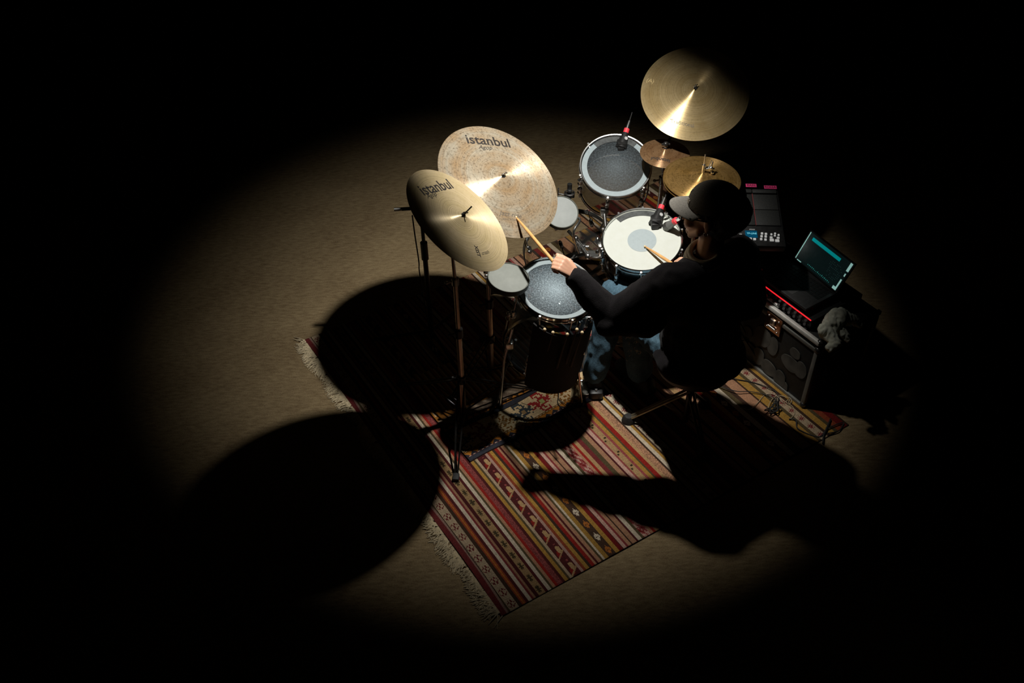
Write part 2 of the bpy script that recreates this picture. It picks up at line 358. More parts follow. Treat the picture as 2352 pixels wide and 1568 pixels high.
# fringe along the left end
bm = bmesh.new(); rn = random.Random(4)
A0, A1 = V((*KN[0], 0)), V((*KN[1], 0)); al = (A1-A0).normalized(); out = V((-al.y, al.x, 0))
for k in range(1500):
    s = rn.random()*(A1-A0).length
    if (s*7.3) % 1 < .12 and rn.random() < .8: continue
    ln_ = .075*(.55+.45*abs(math.sin(s*9+1)))*rn.uniform(.7, 1.1); p = A0+al*s+out*-.004
    dr = (out+al*(math.sin(s*14)*.45+rn.gauss(0, .28))).normalized(); c2 = al*rn.gauss(0, .012)
    z = rn.uniform(.004, .012)
    tube(bm, [p+V((0, 0, .006)), p+dr*ln_*.5+c2+V((0, 0, z)), p+dr*ln_+c2*2+V((0, 0, .003))], [.0022, .0018, .0012], 4)
fr_ = obj('fringe', bm, mat('cotton_fringe', '#d8c8a6', .9, 0, .2, 80), kr); fr_['kind'] = 'stuff'
kr2 = thing('striped_rug', 'second striped flat-woven rug, the part showing between the shell-clear tom and the hi-hat', 'rug', (0, 0, 0)); XF[kr2.name] = M.Identity(4)
o = rug_mesh('woven_field', lambda u, v: KP(.80+u*.36, .52+v*.56), 280, 240, kilim_cols(.43, .79, 2.3, 1.1), wav(.0012, .0095), kr2)

# small patterned rug on top
SA = np.array([-.20214, 2.93113]); _a = R(32.8); SE = np.array([math.cos(_a), math.sin(_a)]); SN = np.array([-SE[1], SE[0]])
SL, SW = .80, .62
ZIG, BRD, GRN, LBL = L3('#b8752c'), L3('#8a5a24'), L3('#a9ad6a'), L3('#8a8a86')
MED = ["....######.....",
       "....#....##....",
       "....#.##..#....",
       ".......#..##...",
       "##.....####....",
       "####..######.##",
       ".####.#ggg#####",
       "...####ggg####.",
       ".#####.ggg#.###",
       "##.##.######...",
       "....####.....#.",
       "...##..#.......",
       "....#..##.#....",
       "....##....#....",
       ".....######...."]
def small_cols(nu, nv):
    out = np.zeros((nu, nv, 3)); rng = np.random.default_rng(5); fld = L3('#d9bd92')
    for i in range(nu):
        p = (i+.5)/nu*SL
        for j in range(nv):
            q = (j+.5)/nv*SW; qq = q if q < .40 else .62-q+.0   # second border repeats on the far side
            b = q
            if b < .022: c = NAVY
            elif b < .027: c = PNK*1.1 if int(p/.012) % 2 else DMAR
            elif b < .052:
                tri = abs(((p/.042) % 1)-.5)*2; c = ZIG if (b-.027)/.025 > tri*.9 else NAVY*.8
            elif b < .064: c = BRD*.6 if (b < .055 or b > .061) else (fld if int(p/.01) % 2 else BRD)
            elif b < .19:
                c = fld
                for (mp, mq, col, ce) in ((.485, .125, L3('#9c2c2c'), GRN), (.37, .122, L3('#3d4348'), TAN), (.60, .127, BRD, L3('#a83a34')), (.255, .12, BRD, TAN), (.715, .12, BRD, TAN), (.14, .12, L3('#9c2c2c'), GRN), (.03, .12, L3('#3d4348'), TAN)):
                    a = int((p-mp)/.0075+7.5); r_ = int((mq-q)/.0083+7.5)
                    # shear a little towards the warp
                    if 0 <= a < 15 and 0 <= r_ < 15:
                        ch = MED[r_][a]
                        if col is BRD and ch == '#':
                            c = BRD if (a+r_) % 3 else fld
                        elif ch == '#': c = col
                        elif ch == 'g': c = ce
                d = abs(((p-.4275+.1*(q-.127)) % .115)-.0575)
                if d < .0 : c = WHT
            elif b < .196: c = BRN*.5
            elif b < .222: c = NAVY*1.1
            elif b < .246:
                tri = abs(((p/.036) % 1)-.5)*2; c = ZIG if (b-.222)/.024 < tri else BRN*.8
            elif b < .30: c = L3('#6f5f50') if int((p+b)/.02) % 3 else L3('#8a7a68')
            elif b < .33: c = BRD
            else:
                k = (p/.03) % 1; c = ZIG if k < .3 else (fld*.9 if k < .6 else BRD*.7)
            out[i, j] = c
    return np.clip(out*(1+rng.normal(size=(nu, nv, 1))*.07), 0, 1)
sr = thing('patterned_rug', 'small cream and navy rug with hooked medallions, lying beneath the floor tom', 'rug', (0, 0, 0)); XF[sr.name] = M.Identity(4)
rug_mesh('woven_field', lambda u, v: (SA[0]+SE[0]*SL*u+SN[0]*SW*v+.006*np.sin(u*11)*SN[0], SA[1]+SE[1]*SL*u+SN[1]*SW*v+.006*np.sin(u*11)*SN[1]), 200, 156, small_cols, wav(.002, .0145), sr)

# ------------------------------------------------------------ cymbals
def cym_profile(Rr, bell_r, bell_h, bow, n=22):
    pr = []
    for i in range(n+1):
        r = .006+(Rr-.006)*i/n
        pr.append((r, cym_h(r, Rr, bell_r, bell_h, bow)))
    return pr
def cym_h(r, Rr, bell_r, bell_h, bow):
    x = max(0, (r-bell_r)/(Rr-bell_r)); h = bow*(1-x**1.35)
    if r < bell_r*1.15:
        t = min(1, r/(bell_r*1.15)); h += bell_h*(.5+.5*math.cos(pi*t))**.8
    return h
def cymbal(name, label, c, n, Rr, m, group=None, bell_r=None, bell_h=.014, bow=.02, cat='cymbal'):
    t = thing(name, label, cat, frame(c, n), group)
    bell_r = bell_r or Rr*.2
    bm = bmesh.new(); pr = cym_profile(Rr, bell_r, bell_h, bow, 40); th = .0012
    lathe(bm, pr+[(r, z-th) for r, z in reversed(pr)], 128, closed=True)
    obj('plate', bm, m, t, smooth=50)
    t['_h'] = [Rr, bell_r, bell_h, bow]
    return t
def cym_text(t, s, px, px2, size, m=INK, name='lettering', shear=0, bold=0, flip=False):
    mt = XF[t.name]; c = mt.translation; n = (mt.to_3x3() @ V((0, 0, 1)))
    inv = mt.inverted(); H = list(t['_h'])
    a = inv @ onplane(*px, c+n*H[3]*.5, n); b = inv @ onplane(*px2, c+n*H[3]*.5, n); d = b-a; d.z = 0; d.normalize()
    bm = text_mesh(s, size, shear, bold)
    bmesh.ops.subdivide_edges(bm, edges=[e for e in bm.edges if e.calc_length() > .008], cuts=1)
    y = V((-d.y, d.x, 0))
    for v in bm.verts:
        p = a+d*v.co.x+y*v.co.y; r = math.hypot(p.x, p.y); v.co = V((p.x, p.y, cym_h(r, *H)+.0006))
    return obj(name, bm, m, t, smooth=0)
def wing(t, m=CHROME, h=.0, post=.03, lean=None):
    H = list(t['_h']); z0 = H[3]+H[2]+h
    bm = bmesh.new(); lathe(bm, [(0, 0), (.009, 0), (.009, .005), (.006, .007), (0, .007)], 20, M.Translation((0, 0, z0)))
    obj('felt', bm, mat('felt', (.02, .02, .02), .9), t)
    bm = bmesh.new(); cyl(bm, (0, 0, z0+.004), (0, 0, z0+.004+post), .003); cyl(bm, (0, 0, z0+.006), (0, 0, z0+.015), .0045)
    box(bm, (0, 0, z0+.016), (.026, .0035, .007), M.Rotation(.6, 4, 'Z'), .001)
    obj('wing_nut', bm, m, t)
CM1 = cymbal_mat('traditional_bronze', '#dcc79f', '#cdb98c', '#a68e62', .38, .26, .3)
CM2 = cymbal_mat('dry_bronze', '#cfc3ac', '#c3a57f', '#6c5a46', .35, .5, .85)
CM3 = cymbal_mat('crash_bronze', '#c9b284', '#b59c6c', '#7f6a42', .34, .55, .35)
CM4 = cymbal_mat('dark_bronze', '#a98662', '#8f6a48', '#4d3520', .36, .6, .7)
CM5 = cymbal_mat('hihat_bronze', '#b8935a', '#9c7a42', '#4f3a1c', .36, .72, .8)
crash = cymbal('crash_cymbal', 'pale gold cymbal lowest and leftmost in the kit, tilted steeply to the right', 'cymbal' and (-.2027, 3.1575, 1.2174), (.646, -.0315, .7627), .251, CM1, bell_r=.055, bell_h=.017, bow=.012)
cym_text(crash, 'istanbul', (1002, 430), (1040, 421), .072, bold=.0009)
cym_text(crash, 'Agop', (990, 449), (1016, 442), .030, shear=.4)
cym_text(crash, 'XIST', (1096, 577), (1100, 587), .026, bold=.0006)
cym_text(crash, 'crash', (1114, 580), (1128, 577), .024, m=INKF, shear=.4)
wing(crash, PAINTBLACK, post=.05)
ride = cymbal('ride_cymbal', 'largest cymbal, mottled and dry, with a drumstick tip at its lower edge', (-.045, 3.6348, 1.0772), (.4604, -.2666, .8468), .2936, CM2, bell_r=.062, bell_h=.016, bow=.024)
cym_text(ride, 'istanbul', (1122, 324), (1150, 327), .074, bold=.001)
cym_text(ride, 'Agop', (1113, 340), (1150, 343), .032, shear=.4)
cym_text(ride, 'Jazz ride', (1172, 493), (1196, 497), .032, m=INKF, shear=.3)
cym_text(ride, 'special edition', (1170, 503), (1196, 506), .012, m=INKF, shear=.3)
wing(ride, DCHROME, post=.022)
farc = cymbal('crash_cymbal', 'golden cymbal at the top right, half lost in the dark', (.885, 4.192, 1.182), (-.094, -.486, .869), .254, CM3, bell_r=.045, bell_h=.012, bow=.034)
cym_text(farc, 'Traditional', (1568, 283), (1586, 287), .026, m=INKF, shear=-.3)
cym_text(farc, '(A)', (1494, 183), (1500, 185), .03, m=mat('worn_print', '#cbb481', .5, .3, .2, 50))
wing(farc, DCHROME, post=.02)
spl = cymbal('splash_cymbal', 'small brown cymbal just below the upper right cymbal', W(1527, 352, .95), (.013, -.05, .998), .119, CM4, bell_r=.036, bell_h=.016, bow=.014)
cym_text(spl, 'istanbul', (1517, 367), (1500, 364), .03, bold=.0005)
wing(spl, CHROME, post=.03)
HC = V((.888, 3.808, .957))
hat_t = cymbal('hi_hat_cymbal', 'upper hi-hat cymbal, brown gold, partly behind the cap', HC, (.01, -.05, .999), .178, CM5, bell_r=.05, bell_h=.018, bow=.018)
hat_b = cymbal('hi_hat_cymbal', 'lower hi-hat cymbal, showing as a thin rim under the upper one', HC-V((0, 0, .014)), (.0, .05, -.999), .178, CM5, bell_r=.05, bell_h=.018, bow=.015)

# ------------------------------------------------------------ stands
def tripod(t, base, r, collar, m=PAINTBLACK, ang0=0, foot=RUBBER, double=True, hub=None):
    base = V(base); hub = hub if hub is not None else .06
    for k in range(3):
        a = ang0+k*2*pi/3; d = V((math.cos(a), math.sin(a), 0)); s = V((-d.y, d.x, 0))
        top = base+V((0, 0, collar)); end = base+d*r+V((0, 0, .014)); mid = top.lerp(end, .52)
        def f(bm):
            for q in ((-1, 1) if double else (0,)):
                tube(bm, [top+s*.014*q+d*.014, mid+s*.014*q, end+s*.006*q], .0045, 6)
                tube(bm, [base+V((0, 0, hub))+s*.014*q+d*.01, mid+s*.012*q], .004, 6)
        l = add('leg', t, m, f)
        def g(bm):
            fr = frame(end-V((0, 0, .013))+d*.005, (0, 0, 1), d); box(bm, (0, 0, .012), (.042, .03, .024), fr, .006)
        fo = add('rubber_foot', l, foot, g)
def clamp(t, p, r, m=DCHROME, side=V((1, 0, 0)), h=.03):
    def f(bm):
        lathe(bm, [(0, -h/2), (r, -h/2), (r, h/2), (0, h/2)], 20, M.Translation(V(p)))
        q = V(p)+side.normalized()*(r+.008); cyl(bm, V(p), q+side.normalized()*.012, .0045)
        ball(bm, q+side.normalized()*.014, .008, 10)
    return add('clamp', t, m, f)
def cymbal_stand(label, base, topc, n, leg=.3, a0=0, collar=.3, m=BROWNSTEEL, boomjoint=None, feet=True, group=None, cl=(.42, .7)):
    base = V(base); topc = V(topc); n = V(n).normalized()
    t = thing('cymbal_stand', label, 'cymbal stand', base)
    under = topc-n*.05
    j = V((base.x, base.y, under.z-.04)) if boomjoint is None else V(boomjoint)
    add('pole', t, m, lambda bm: (cyl(bm, base+V((0, 0, .03)), base+V((0, 0, j.z*.52)), .0135), cyl(bm, base+V((0, 0, j.z*.5)), base+V((0, 0, j.z*.8)), .0105), cyl(bm, base+V((0, 0, j.z*.78)), j, .008)))
    clamp(t, base+V((0, 0, j.z*.52)), .02, PAINTBLACK, V((-1, -.3, 0)), .045); clamp(t, base+V((0, 0, j.z*.8)), .016, DCHROME, V((-1, -.2, 0)), .035)
    add('tilter', t, PAINTBLACK, lambda bm: (cyl(bm, j-V((0, 0, .01)), under, .0065), ball(bm, j, .014, 12), cyl(bm, j-V((.02, .0, 0)), j+V((.02, 0, 0)), .006), cyl(bm, under, topc+n*.02, .0035)))
    tripod(t, base, leg, collar, PAINTBLACK, a0)
    clamp(t, base+V((0, 0, collar)), .021, PAINTBLACK, V((-1, .2, 0)), .04)
    return t
CB = W(1066, 957, 0); CB.z = 0
j1 = V((CB.x-.005, CB.y, 1.06))
cymbal_stand('tripod stand of the leftmost tilted cymbal, its tall brownish pole standing in shadow', CB, (-.2027+.646*.03, 3.1575, 1.2174+.7627*.03), (.646, -.0315, .7627), .38, R(-94), .26, BROWNSTEEL, j1)
RB = V((-.105, 3.50, 0))
cymbal_stand('stand under the large mottled cymbal, mostly hidden behind the floor tom pad', RB, (-.045+.46*.03, 3.6348-.01, 1.0772+.03), (.4604, -.2666, .8468), .26, R(100), .26, BROWNSTEEL, V((-.09, 3.56, .93)))
SB = W(1527, 352, .95); SB.z = 0
t = cymbal_stand('chrome stand carrying the small and the upper right cymbals', SB, (.885-.005, 4.192-.024, 1.182+.043-.02), (-.094, -.486, .869), .3, R(60), .3, CHROME, V((SB.x, SB.y, 1.0)))
# hi-hat stand
HB = V((HC.x, HC.y+.0, 0))
t = thing('hi_hat_stand', 'hi-hat stand with its pull rod standing above the cymbals', 'hi-hat stand', HB)
add('pole', t, CHROME, lambda bm: (cyl(bm, HB+V((0, 0, .03)), HB+V((0, 0, .5)), .014), cyl(bm, HB+V((0, 0, .5)), HC-V((0, 0, .04)), .01)))
add('pull_rod', t, CHROME, lambda bm: cyl(bm, HC-V((0, 0, .1)), HC+V((0, 0, .13)), .003))
add('clutch', t, CHROME, lambda bm: (cyl(bm, HC+V((0, 0, .033)), HC+V((0, 0, .075)), .008), cyl(bm, HC+V((0, 0, .05)), HC+V((.03, 0, .055)), .004), ball(bm, HC+V((.035, 0, .056)), .009, 10), cyl(bm, HC+V((.035, 0, .056)), HC+V((.042, 0.01, .085)), .003)))
add('pedal', t, DCHROME, lambda bm: box(bm, (HB.x-.06, HB.y-.18, .05), (.085, .26, .012), None, .003))
tripod(t, HB, .27, .3, CHROME, R(95))
t = thing('wing_screw', 'bright wing screw clamp beside the hi-hat rod', 'clamp', W(1626, 388, 1.0))
p0 = W(1626, 388, 1.0)
add('screw', t, CHROME, lambda bm: (box(bm, p0, (.028, .02, .022), None, .004), cyl(bm, p0, p0+V((.012, 0, .045)), .003), ball(bm, p0+V((.02, -.01, -.012)), .009, 10), cyl(bm, p0-V((.02, 0, 0)), p0+V((.03, 0, 0)), .005)))

# ------------------------------------------------------------ drums
def lug_mesh(m, rod_len, name='lug'):
    bm = bmesh.new(); box(bm, (.011, 0, 0), (.02, .02, .05), None, .006); ball(bm, (.018, 0, .018), .009, 10); ball(bm, (.018, 0, -.018), .009, 10)
    return bm
def drum(name, label, c, n, Rr, depth, shellm, hoopm, headm, nl=8, ringm=None, ring_w=.028, cat='drum', x=None, arc=None, arcm=None, dot=None, lugm=None, bottom=None, a_off=.2, rim=.012, shell_th=.006):
    lugm = lugm or CHROME
    t = thing(name, label, cat, frame(c, n, x))
    bm = bmesh.new(); th = shell_th
    lathe(bm, [(Rr-.002, -.006), (Rr-.002, -depth+.006), (Rr-.002-th, -depth+.006), (Rr-.002-th, -.006)], 72, closed=True); obj('shell', bm, shellm, t)
    bm = bmesh.new(); lathe(bm, [(0, 0), (Rr*.5, 0), (Rr-.001, 0), (Rr+.002, -.003), (Rr+.002, -.008)], 72); obj('head', bm, headm, t)
    def hoop(z, s):
        bm = bmesh.new(); lathe(bm, [(Rr+.003, z), (Rr+.003, z+s*rim), (Rr+.008, z+s*(rim+.001)), (Rr+.009, z+s*(rim-.002)), (Rr+.0065, z+s*(rim-.003)), (Rr+.0065, z-s*.011), (Rr+.011, z-s*.012), (Rr+.011, z-s*.016), (Rr+.003, z-s*.015)], 72, closed=True)
        return bm
    obj('top_hoop', hoop(0, 1), hoopm, t); obj('bottom_hoop', hoop(-depth, -1), hoopm, t)
    bm = bmesh.new(); lathe(bm, [(0, -depth), (Rr, -depth)], 72); obj('bottom_head', bm, bottom or headm, t)
    if ringm:
        bm = bmesh.new(); lathe(bm, [(Rr-ring_w, .0008), (Rr-.002, .0008)], 96); obj('head_ring', bm, ringm, t)
    if arc:
        a0, a1, wd = arc; bm = bmesh.new(); rows = []
        for k in range(49):
            a = a0+(a1-a0)*k/48; rows.append([bm.verts.new(V((r_*math.cos(a), r_*math.sin(a), z_))) for r_, z_ in ((Rr-wd, .0016), (Rr-wd, .003), (Rr-.001, .003), (Rr-.001, .0016))])
        for A, B in zip(rows, rows[1:]):
            for q in range(4): bm.faces.new((A[q], A[(q+1) % 4], B[(q+1) % 4], B[q]))
        bm.faces.new(rows[0]); bm.faces.new(rows[-1]); obj('dark_arc_strip', bm, arcm, t)  # dark grey arc along part of the rim
    if dot:
        bm = bmesh.new(); lathe(bm, [(0, .0007), (dot[0], .0007)], 64); obj('head_dot', bm, dot[1], t)
    first = None; rod = None; zl = -depth*.5 if depth < .18 else -depth*.28
    for k in range(nl):
        a = a_off+2*pi*k/nl; m4 = M.Rotation(a, 4, 'Z') @ M.Translation((Rr, 0, 0))
        for (z, s) in ([(zl, 1)] if depth < .18 else [(zl, 1), (-depth-zl, -1)]):
            if first is None:
                first = obj('lug', lug_mesh(lugm, 0), lugm, t); first.matrix_local = m4 @ M.Translation((0, 0, z))
                bm = bmesh.new(); ends = ((.018, zl), (.018, .006)); cyl(bm, (.016, 0, zl), (.014, 0, .004), .0032, seg=8); lathe(bm, [(0, 0), (.0055, 0), (.0055, .012), (0, .012)], 6, M.Translation((.014, 0, -.002))); box(bm, (.008, 0, -.008), (.018, .014, .008), None, .002)
                rod = obj('tension_rod', bm, lugm, t); rod.matrix_local = m4
            else:
                inst(first, t, m4 @ M.Translation((0, 0, z)))
                if s == 1: inst(rod, t, m4)
            if s == -1 or depth < .18: inst(rod, t, m4 @ M.Translation((0, 0, -depth)) @ M.Rotation(pi, 4, 'X'))
    return t
def head_mat(name, base, scuff, c0=.0, scale=90, amt=.6, alpha=None, rough=.45, R0=.2):
    mt = bpy.data.materials.new(name); mt.use_nodes = True
    nt = mt.node_tree; N = nt.nodes; L = nt.links; b = N['Principled BSDF']; b.inputs['Roughness'].default_value = rough
    tc = N.new('ShaderNodeTexCoord'); nz = N.new('ShaderNodeTexNoise'); nz.inputs['Scale'].default_value = scale; nz.inputs['Detail'].default_value = 6; nz.inputs['Roughness'].default_value = .7
    L.new(tc.outputs['Object'], nz.inputs[0])
    ln = N.new('ShaderNodeVectorMath'); ln.operation = 'LENGTH'; L.new(tc.outputs['Object'], ln.inputs[0])
    rr = N.new('ShaderNodeMapRange'); rr.inputs[1].default_value = 0; rr.inputs[2].default_value = R0; rr.inputs[3].default_value = c0; rr.inputs[4].default_value = 0; L.new(ln.outputs['Value'], rr.inputs[0])
    n1 = N.new('ShaderNodeMapRange'); n1.inputs[1].default_value = .42; n1.inputs[2].default_value = .7; n1.inputs[4].default_value = amt; L.new(nz.outputs[0], n1.inputs[0])
    ad = N.new('ShaderNodeMath'); ad.operation = 'ADD'; ad.use_clamp = True; L.new(rr.outputs[0], ad.inputs[0]); L.new(n1.outputs[0], ad.inputs[1])
    mx = N.new('ShaderNodeMix'); mx.data_type = 'RGBA'; mx.inputs[6].default_value = lin(base); mx.inputs[7].default_value = lin(scuff); L.new(ad.outputs[0], mx.inputs[0]); L.new(mx.outputs[2], b.inputs['Base Color'])
    if alpha is not None:
        al = N.new('ShaderNodeMapRange'); al.inputs[3].default_value = alpha; al.inputs[4].default_value = 1; L.new(ad.outputs[0], al.inputs[0]); L.new(al.outputs[0], b.inputs['Alpha'])
    return mt
GREYRING = mat('frosted_ring', '#8d9a9e', .5, 0, .06, 60)
SN_N = V((-.09, -.241, .966)); SN_C = V((.604, 3.600, .765))
SNH = head_mat('coated_white_head', '#c3c7c0', '#b4b7a8', 0, 25, .3, None, .55)
DOT = head_mat('grey_dot', '#9ca8ab', '#8f9b9f', 0, 60, .6, None, .5)
STRIP = mat('dark_grey_strip', (.075, .08, .08), .3, 0, .35, 40)
BNICK = mat('black_nickel', (.16, .16, .15), .2, 1, .12, 14)
sn = drum('snare_drum', 'snare drum with a bright white head and a pale grey centre dot', SN_C, SN_N, .176, .155, BNICK, HOOP, SNH, 10, arc=(R(48), R(128), .03), arcm=STRIP, dot=(.066, DOT), cat='snare drum', a_off=R(12))
bmt = bmesh.new(); bmt_ = bmesh.new(); 
add('strainer', sn, CHROME, lambda bm: (box(bm, (-.19, .03, -.08), (.02, .035, .075), None, .005), cyl(bm, (-.2, .03, -.05), (-.215, .03, -.02), .006), ball(bm, (-.205, .03, -.1), .011, 12)), world=False)
RK_C, RK_N = V((.522, 4.096, .844)), V((-.042, -.449, .892))
RKH = head_mat('worn_clear_head', '#2b3338', '#6d787e', .45, 120, .4, .4, .3, .15)
rk = drum('rack_tom', 'clear shell tom with a frosted grey ring on its dark head, behind the snare drum', RK_C, RK_N, .168, .20, TOMSHELL, CHROME, RKH, 6, ringm=GREYRING, ring_w=.028, arc=(R(48), R(128), .03), arcm=STRIP, cat='drum', bottom=CLEAR, a_off=R(-105+60), lugm=CHROME)
FT_C, FT_N = W(1277, 664, .712), V((.150, -.165, .975))
FTH = head_mat('worn_blue_grey_head', '#26333c', '#b4c6cf', .62, 150, .5, .35, .3, .16)
ft = drum('floor_tom', 'floor tom with a scuffed blue-grey head below the drummer\'s left hand', FT_C, FT_N, .172, .43, HAZE, HOOP, FTH, 8, ringm=GREYRING, ring_w=.024, cat='drum', a_off=R(-70), rim=.012, bottom=CLEAR)
mf = XF[ft.name]
for k in range(3):
    a = R(-150+120*k); d = V((math.cos(a), math.sin(a), 0))
    p1 = mf @ (d*.196+V((0, 0, -.18))); p2 = mf @ (d*.203+V((0, 0, -.42))); p3 = V((p2.x+.03*d.x, p2.y+.03*d.y, .016))
    l = add('leg', ft, CHROME, lambda bm: (tube(bm, [p1, p2, p3], .006, 8), box(bm, mf @ (d*.193+V((0, 0, -.30))), (.035, .035, .04), None, .006)))
    add('rubber_foot', l, RUBBER, lambda bm: ball(bm, p3, (.014, .014, .012), 12))
# kick drum
KC, KA = V((.36, 3.845, .262)), V((.14, -.99, 0)).normalized()
kick = drum('bass_drum', 'clear shell bass drum lying behind the floor tom, only its rim and side showing', KC, KA, .235, .36, CLEAR, mat('dark_hoop', (.3, .3, .29), .3, .8, .2, 10), SMOKE, 8, cat='drum', x=(1, .14, 0), a_off=R(22), rim=.02, bottom=CLEAR)
# bass drum pedal
t = thing('kick_pedal', 'chrome bass drum pedal beside the floor tom, its heel end catching light', 'pedal', (.40, 3.42, 0))
add('footboard', t, DCHROME, lambda bm: box(bm, (.395, 3.55, .05), (.085, .30, .012), M.Translation((0, 0, 0)), .003))
add('heel_plate', t, mat('brushed_plate', (.7, .68, .6), .35, .9, .1, 60), lambda bm: box(bm, (.375, 3.375, .022), (.10, .09, .02), None, .004))
add('frame', t, CHROME, lambda bm: (cyl(bm, (.34, 3.72, .0), (.34, 3.72, .2), .008), cyl(bm, (.46, 3.72, .0), (.46, 3.72, .2), .008), cyl(bm, (.33, 3.72, .19), (.47, 3.72, .19), .007)))
add('hinge', t, CHROME, lambda bm: (cyl(bm, (.33, 3.42, .035), (.43, 3.42, .035), .008), ball(bm, (.43, 3.40, .035), .012, 10)))
# snare stand
SS = V((.61, 3.64, 0))
t = thing('snare_stand', 'chrome basket stand holding the snare drum', 'drum stand', SS)
add('pole', t, CHROME, lambda bm: (cyl(bm, SS+V((0, 0, .03)), SS+V((0, 0, .40)), .012), cyl(bm, SS+V((0, 0, .4)), SN_C-SN_N*.21, .009)))
hubp = SN_C-SN_N*.205
for k in range(3):
    a = R(160+120*k); d = XF[sn.name].to_3x3() @ V((math.cos(a), math.sin(a), 0))
    add('basket_arm', t, CHROME, lambda bm: (tube(bm, [hubp, hubp+d*.17+SN_N*.01, hubp+d*.20+SN_N*.04, hubp+d*.195+SN_N*.075], .006, 8), ball(bm, hubp+d*.195+SN_N*.075, .011, 10)))
tripod(t, SS, .25, .26, CHROME, R(200))

# ------------------------------------------------------------ small round pads on rods
def pad(label, c, n, Rr, rod, m, x=None):
    t = thing('drum_pad', label, 'drum pad', frame(c, n, x), None)
    bm = bmesh.new(); lathe(bm, [(0, .004), (Rr*.6, .0035), (Rr*.93, .002)], 64); obj('playing_surface', bm, m, t)
    bm = bmesh.new(); lathe(bm, [(Rr*.93, .002), (Rr*.96, .006), (Rr*.985, .005), (Rr, -.003), (Rr*.99, -.022), (Rr*.9, -.03), (Rr*.9, -.018), (Rr*.93, -.002)], 64, closed=True); obj('rubber_rim', bm, mat('grey_rubber_rim', '#6d7068', .6, 0, .15, 60), t)
    bm = bmesh.new(); lathe(bm, [(0, -.045), (.03, -.045), (Rr*.5, -.03), (Rr*.9, -.026)], 48); obj('underside', bm, BLACK, t)
    c = V(c); n = V(n).normalized()
    bm = bmesh.new(); tube(bm, [c-n*.04]+[V(p) for p in rod], .006, 8, 5); o = obj('mounting_rod', bm, CHROME, t, True)
    return t
PADM = head_mat('grey_pad', '#787c76', '#929690', .25, 18, .35, None, .6, .09)
PADM2 = head_mat('pale_pad', '#868b89', '#9ea2a0', .25, 18, .35, None, .6, .09)
P2N = V((.155, -.08, .985)).normalized()
pd2 = pad('round grey pad overlapping the left rim of the floor tom', W(1168, 638, .83), P2N, .0925, [(-.03, 3.30, .70), (-.08, 3.42, .60), (-.10, 3.5, .52)], PADM)
add('lug', pd2, CHROME, lambda bm: [ (box(bm, W(1113+k*2.2, 618+k*7, .80-k*.003), (.018, .012, .012), None, .003)) for k in range(5)])
P1N = V((.12, -.5, .86)).normalized(); P1C = W(1289, 487, .77)
pd1 = pad('round pale pad peeking out from under the right edge of the largest cymbal', P1C, P1N, .084, [P1C+V((.09, .0, -.04)), W(1317, 535, .70), W(1330, 580, .53)], PADM2)
tk = thing('clamp_block', 'black clamp and chrome wing bolt standing behind the pale pad', 'clamp', W(1308, 440, .72))
pk = W(1308, 440, .74)
add('block', tk, BLACK, lambda bm: (cyl(bm, pk, pk+V((0, 0, .045)), .012), box(bm, pk-V((0, 0, .02)), (.05, .03, .02), None, .004), cyl(bm, pk-V((0, 0, .02)), pk-V((0, 0, .08)), .01), cyl(bm, pk-V((0, 0, .08)), P1C-P1N*.04, .007)))
add('wing_bolt', tk, CHROME, lambda bm: (torus(bm, pk+V((-.0, -.01, .0)), (0, 0, 1), .024, .003), cyl(bm, pk+V((-.055, 0, -.02)), pk+V((-.055, 0, .02)), .004), cyl(bm, pk+V((-.055, 0, -.01)), pk+V((-.02, 0, -.02)), .004)))
# tom mount
t = thing('tom_mount', 'chrome jointed arm between the bass drum and the snare drum', 'tom mount', KC+V((.02, -.02, .24)))
q0 = KC+V((.0, -.1, .236)); 
pts = [W(1322, 548, .60), W(1338, 566, .56), W(1350, 588, .53)]
add('arm', t, CHROME, lambda bm: (cyl(bm, pts[0], pts[2], .011), cyl(bm, W(1305, 530, .64), pts[0], .008)))
add('joint', t, CHROME, lambda bm: (ball(bm, pts[0], .017, 12), ball(bm, pts[2], .016, 12), box(bm, pts[1], (.03, .025, .03), None, .005), cyl(bm, pts[1]-V((.03, 0, 0)), pts[1]+V((.03, .0, 0)), .005)))
rkm = XF[rk.name]; pr_ = rkm @ V((-.06, -.19, -.12))
add('tom_post', t, CHROME, lambda bm: (tube(bm, [pts[2], W(1375, 590, .50), W(1392, 560, .54), pr_], .009, 10, 6)))
add('tom_bracket', t, CHROME, lambda bm: (box(bm, rkm @ V((-.06, -.185, -.12)), (.04, .03, .045), None, .006), ball(bm, W(1392, 580, .52), .016, 12), ball(bm, W(1387, 610, .52), .013, 12), cyl(bm, W(1392, 560, .54), W(1392, 612, .5), .005)))

